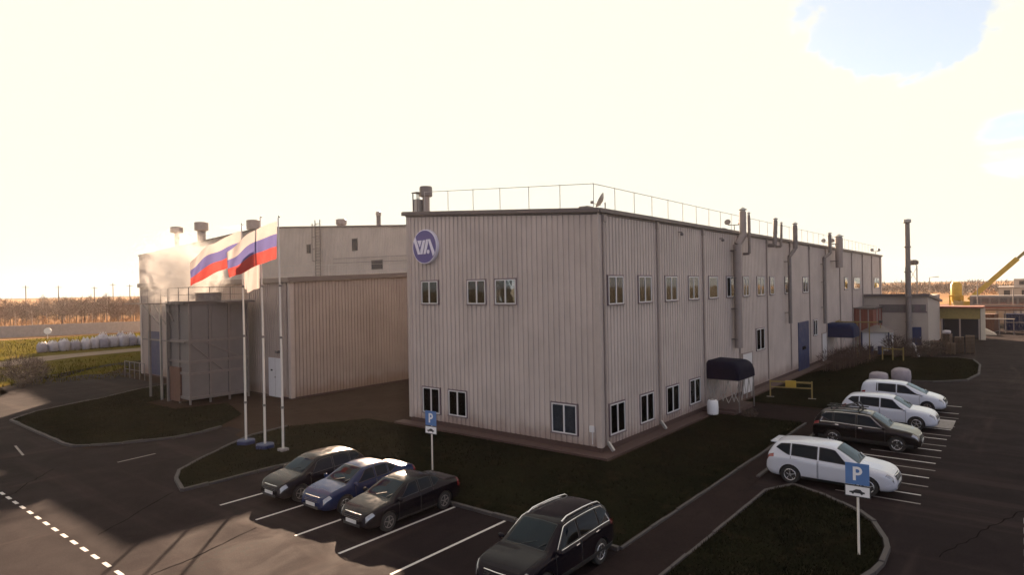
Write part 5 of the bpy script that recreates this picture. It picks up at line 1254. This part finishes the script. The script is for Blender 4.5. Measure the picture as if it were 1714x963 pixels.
# ------------------------------------------------------------------ light, sky, camera
SAZ, SEL = R(47.2), R(18.7)
world = bpy.data.worlds.new('World'); sc.world = world; world.use_nodes = True; t = world.node_tree; bg = t.nodes['Background']; bg.inputs[1].default_value = 1.0
sky = N(t, 'ShaderNodeTexSky', sky_type='NISHITA', sun_disc=False); sky.sun_elevation = SEL; sky.sun_rotation = math.pi / 2 - SAZ; sky.air_density = .55; sky.dust_density = .5; sky.altitude = 50
tc = N(t, 'ShaderNodeTexCoord'); dirv = tc.outputs['Generated']
SKY = .05
skc = mixc(t, 1.0, sky.outputs[0], (SKY, SKY, SKY), 'MULTIPLY')
def sdir(az, el): return (math.cos(R(el)) * math.cos(R(az)), math.cos(R(el)) * math.sin(R(az)), math.sin(R(el)))
def dot(v):
    n = N(t, 'ShaderNodeVectorMath', operation='DOT_PRODUCT'); t.links.new(dirv, n.inputs[0]); n.inputs[1].default_value = v; return n.outputs['Value']
# cloud deck: flattened towards the horizon, with a clear gap on the right
sp_ = t.nodes.new('ShaderNodeSeparateXYZ'); t.links.new(dirv, sp_.inputs[0])
zc = math_(t, 'ADD', math_(t, 'MAXIMUM', sp_.outputs[2], 0.0), .12)
cx_ = t.nodes.new('ShaderNodeCombineXYZ'); t.links.new(math_(t, 'DIVIDE', sp_.outputs[0], zc), cx_.inputs[0]); t.links.new(math_(t, 'DIVIDE', sp_.outputs[1], zc), cx_.inputs[1])
cn = math_(t, 'MULTIPLY_ADD', noise(t, cx_.outputs[0], .9, 8, .6, None, .6), 1.5, -.25)
front = ramp(t, dot(sdir(47, 18)), -.35, .75)
gw = math_(t, 'MULTIPLY_ADD', noise(t, dirv, 5.5, 5, .6), .045, -.0225)
gap = ramp(t, math_(t, 'ADD', dot(sdir(4.5, 28)), gw), math.cos(R(14)), math.cos(R(8.5)))
gap2 = ramp(t, dot(sdir(.2, 9.2)), math.cos(R(4)), math.cos(R(.8)))
cov = math_(t, 'ADD', math_(t, 'ADD', cn, math_(t, 'MULTIPLY', front, .42)), math_(t, 'ADD', math_(t, 'MULTIPLY', gap, -.62), math_(t, 'MULTIPLY', gap2, -.45)))
cloud = math_(t, 'MAXIMUM', ramp(t, cov, .36, .68), .52)
E0 = .194
lit = ramp(t, dot(sdir(47, 18)), .0, .72, 0, 1.0)
cc = mixc(t, lit, (.76 * E0, .635 * E0, .575 * E0), (1.02 * E0, 1.0 * E0, .845 * E0))
t.links.new(mixc(t, cloud, skc, cc), bg.inputs[0])
sd_ = bpy.data.lights.new('sun', 'SUN'); sd_.energy = 5.0; sd_.angle = R(.7); sd_.color = (1., .72, .50)
sun = bpy.data.objects.new('sun', sd_); COL.objects.link(sun); sv = Vector((math.cos(SEL) * math.cos(SAZ), math.cos(SEL) * math.sin(SAZ), math.sin(SEL)))
sun.rotation_euler = sv.to_track_quat('Z', 'Y').to_euler(); sun.location = (60, 60, 60)

cam = bpy.data.cameras.new('camera'); co = bpy.data.objects.new('camera', cam); COL.objects.link(co); sc.camera = co
az, pi_, ro = R(38.746), R(.036), R(-1.032)
fw = Vector((math.cos(pi_) * math.cos(az), math.cos(pi_) * math.sin(az), math.sin(pi_))); rt = fw.cross(Vector((0, 0, 1))).normalized(); up = rt.cross(fw)
r2 = math.cos(ro) * rt + math.sin(ro) * up; u2 = -math.sin(ro) * rt + math.cos(ro) * up
mw = Matrix((r2, u2, -fw)).transposed().to_4x4(); mw.translation = (-25.981, -15.608, 8.0); co.matrix_world = mw
cam.sensor_width = 36; cam.lens = 36 * 1062.2 / 1714; cam.clip_end = 6000; cam.clip_start = .1
vs_ = sc.view_settings; vs_.view_transform = 'Standard'; vs_.look = 'None'; vs_.exposure = 2.4; vs_.gamma = 1
sc.cycles.use_denoising = True; sc.cycles.max_bounces = 8; sc.cycles.volume_bounces = 1; sc.cycles.volume_step_rate = .2
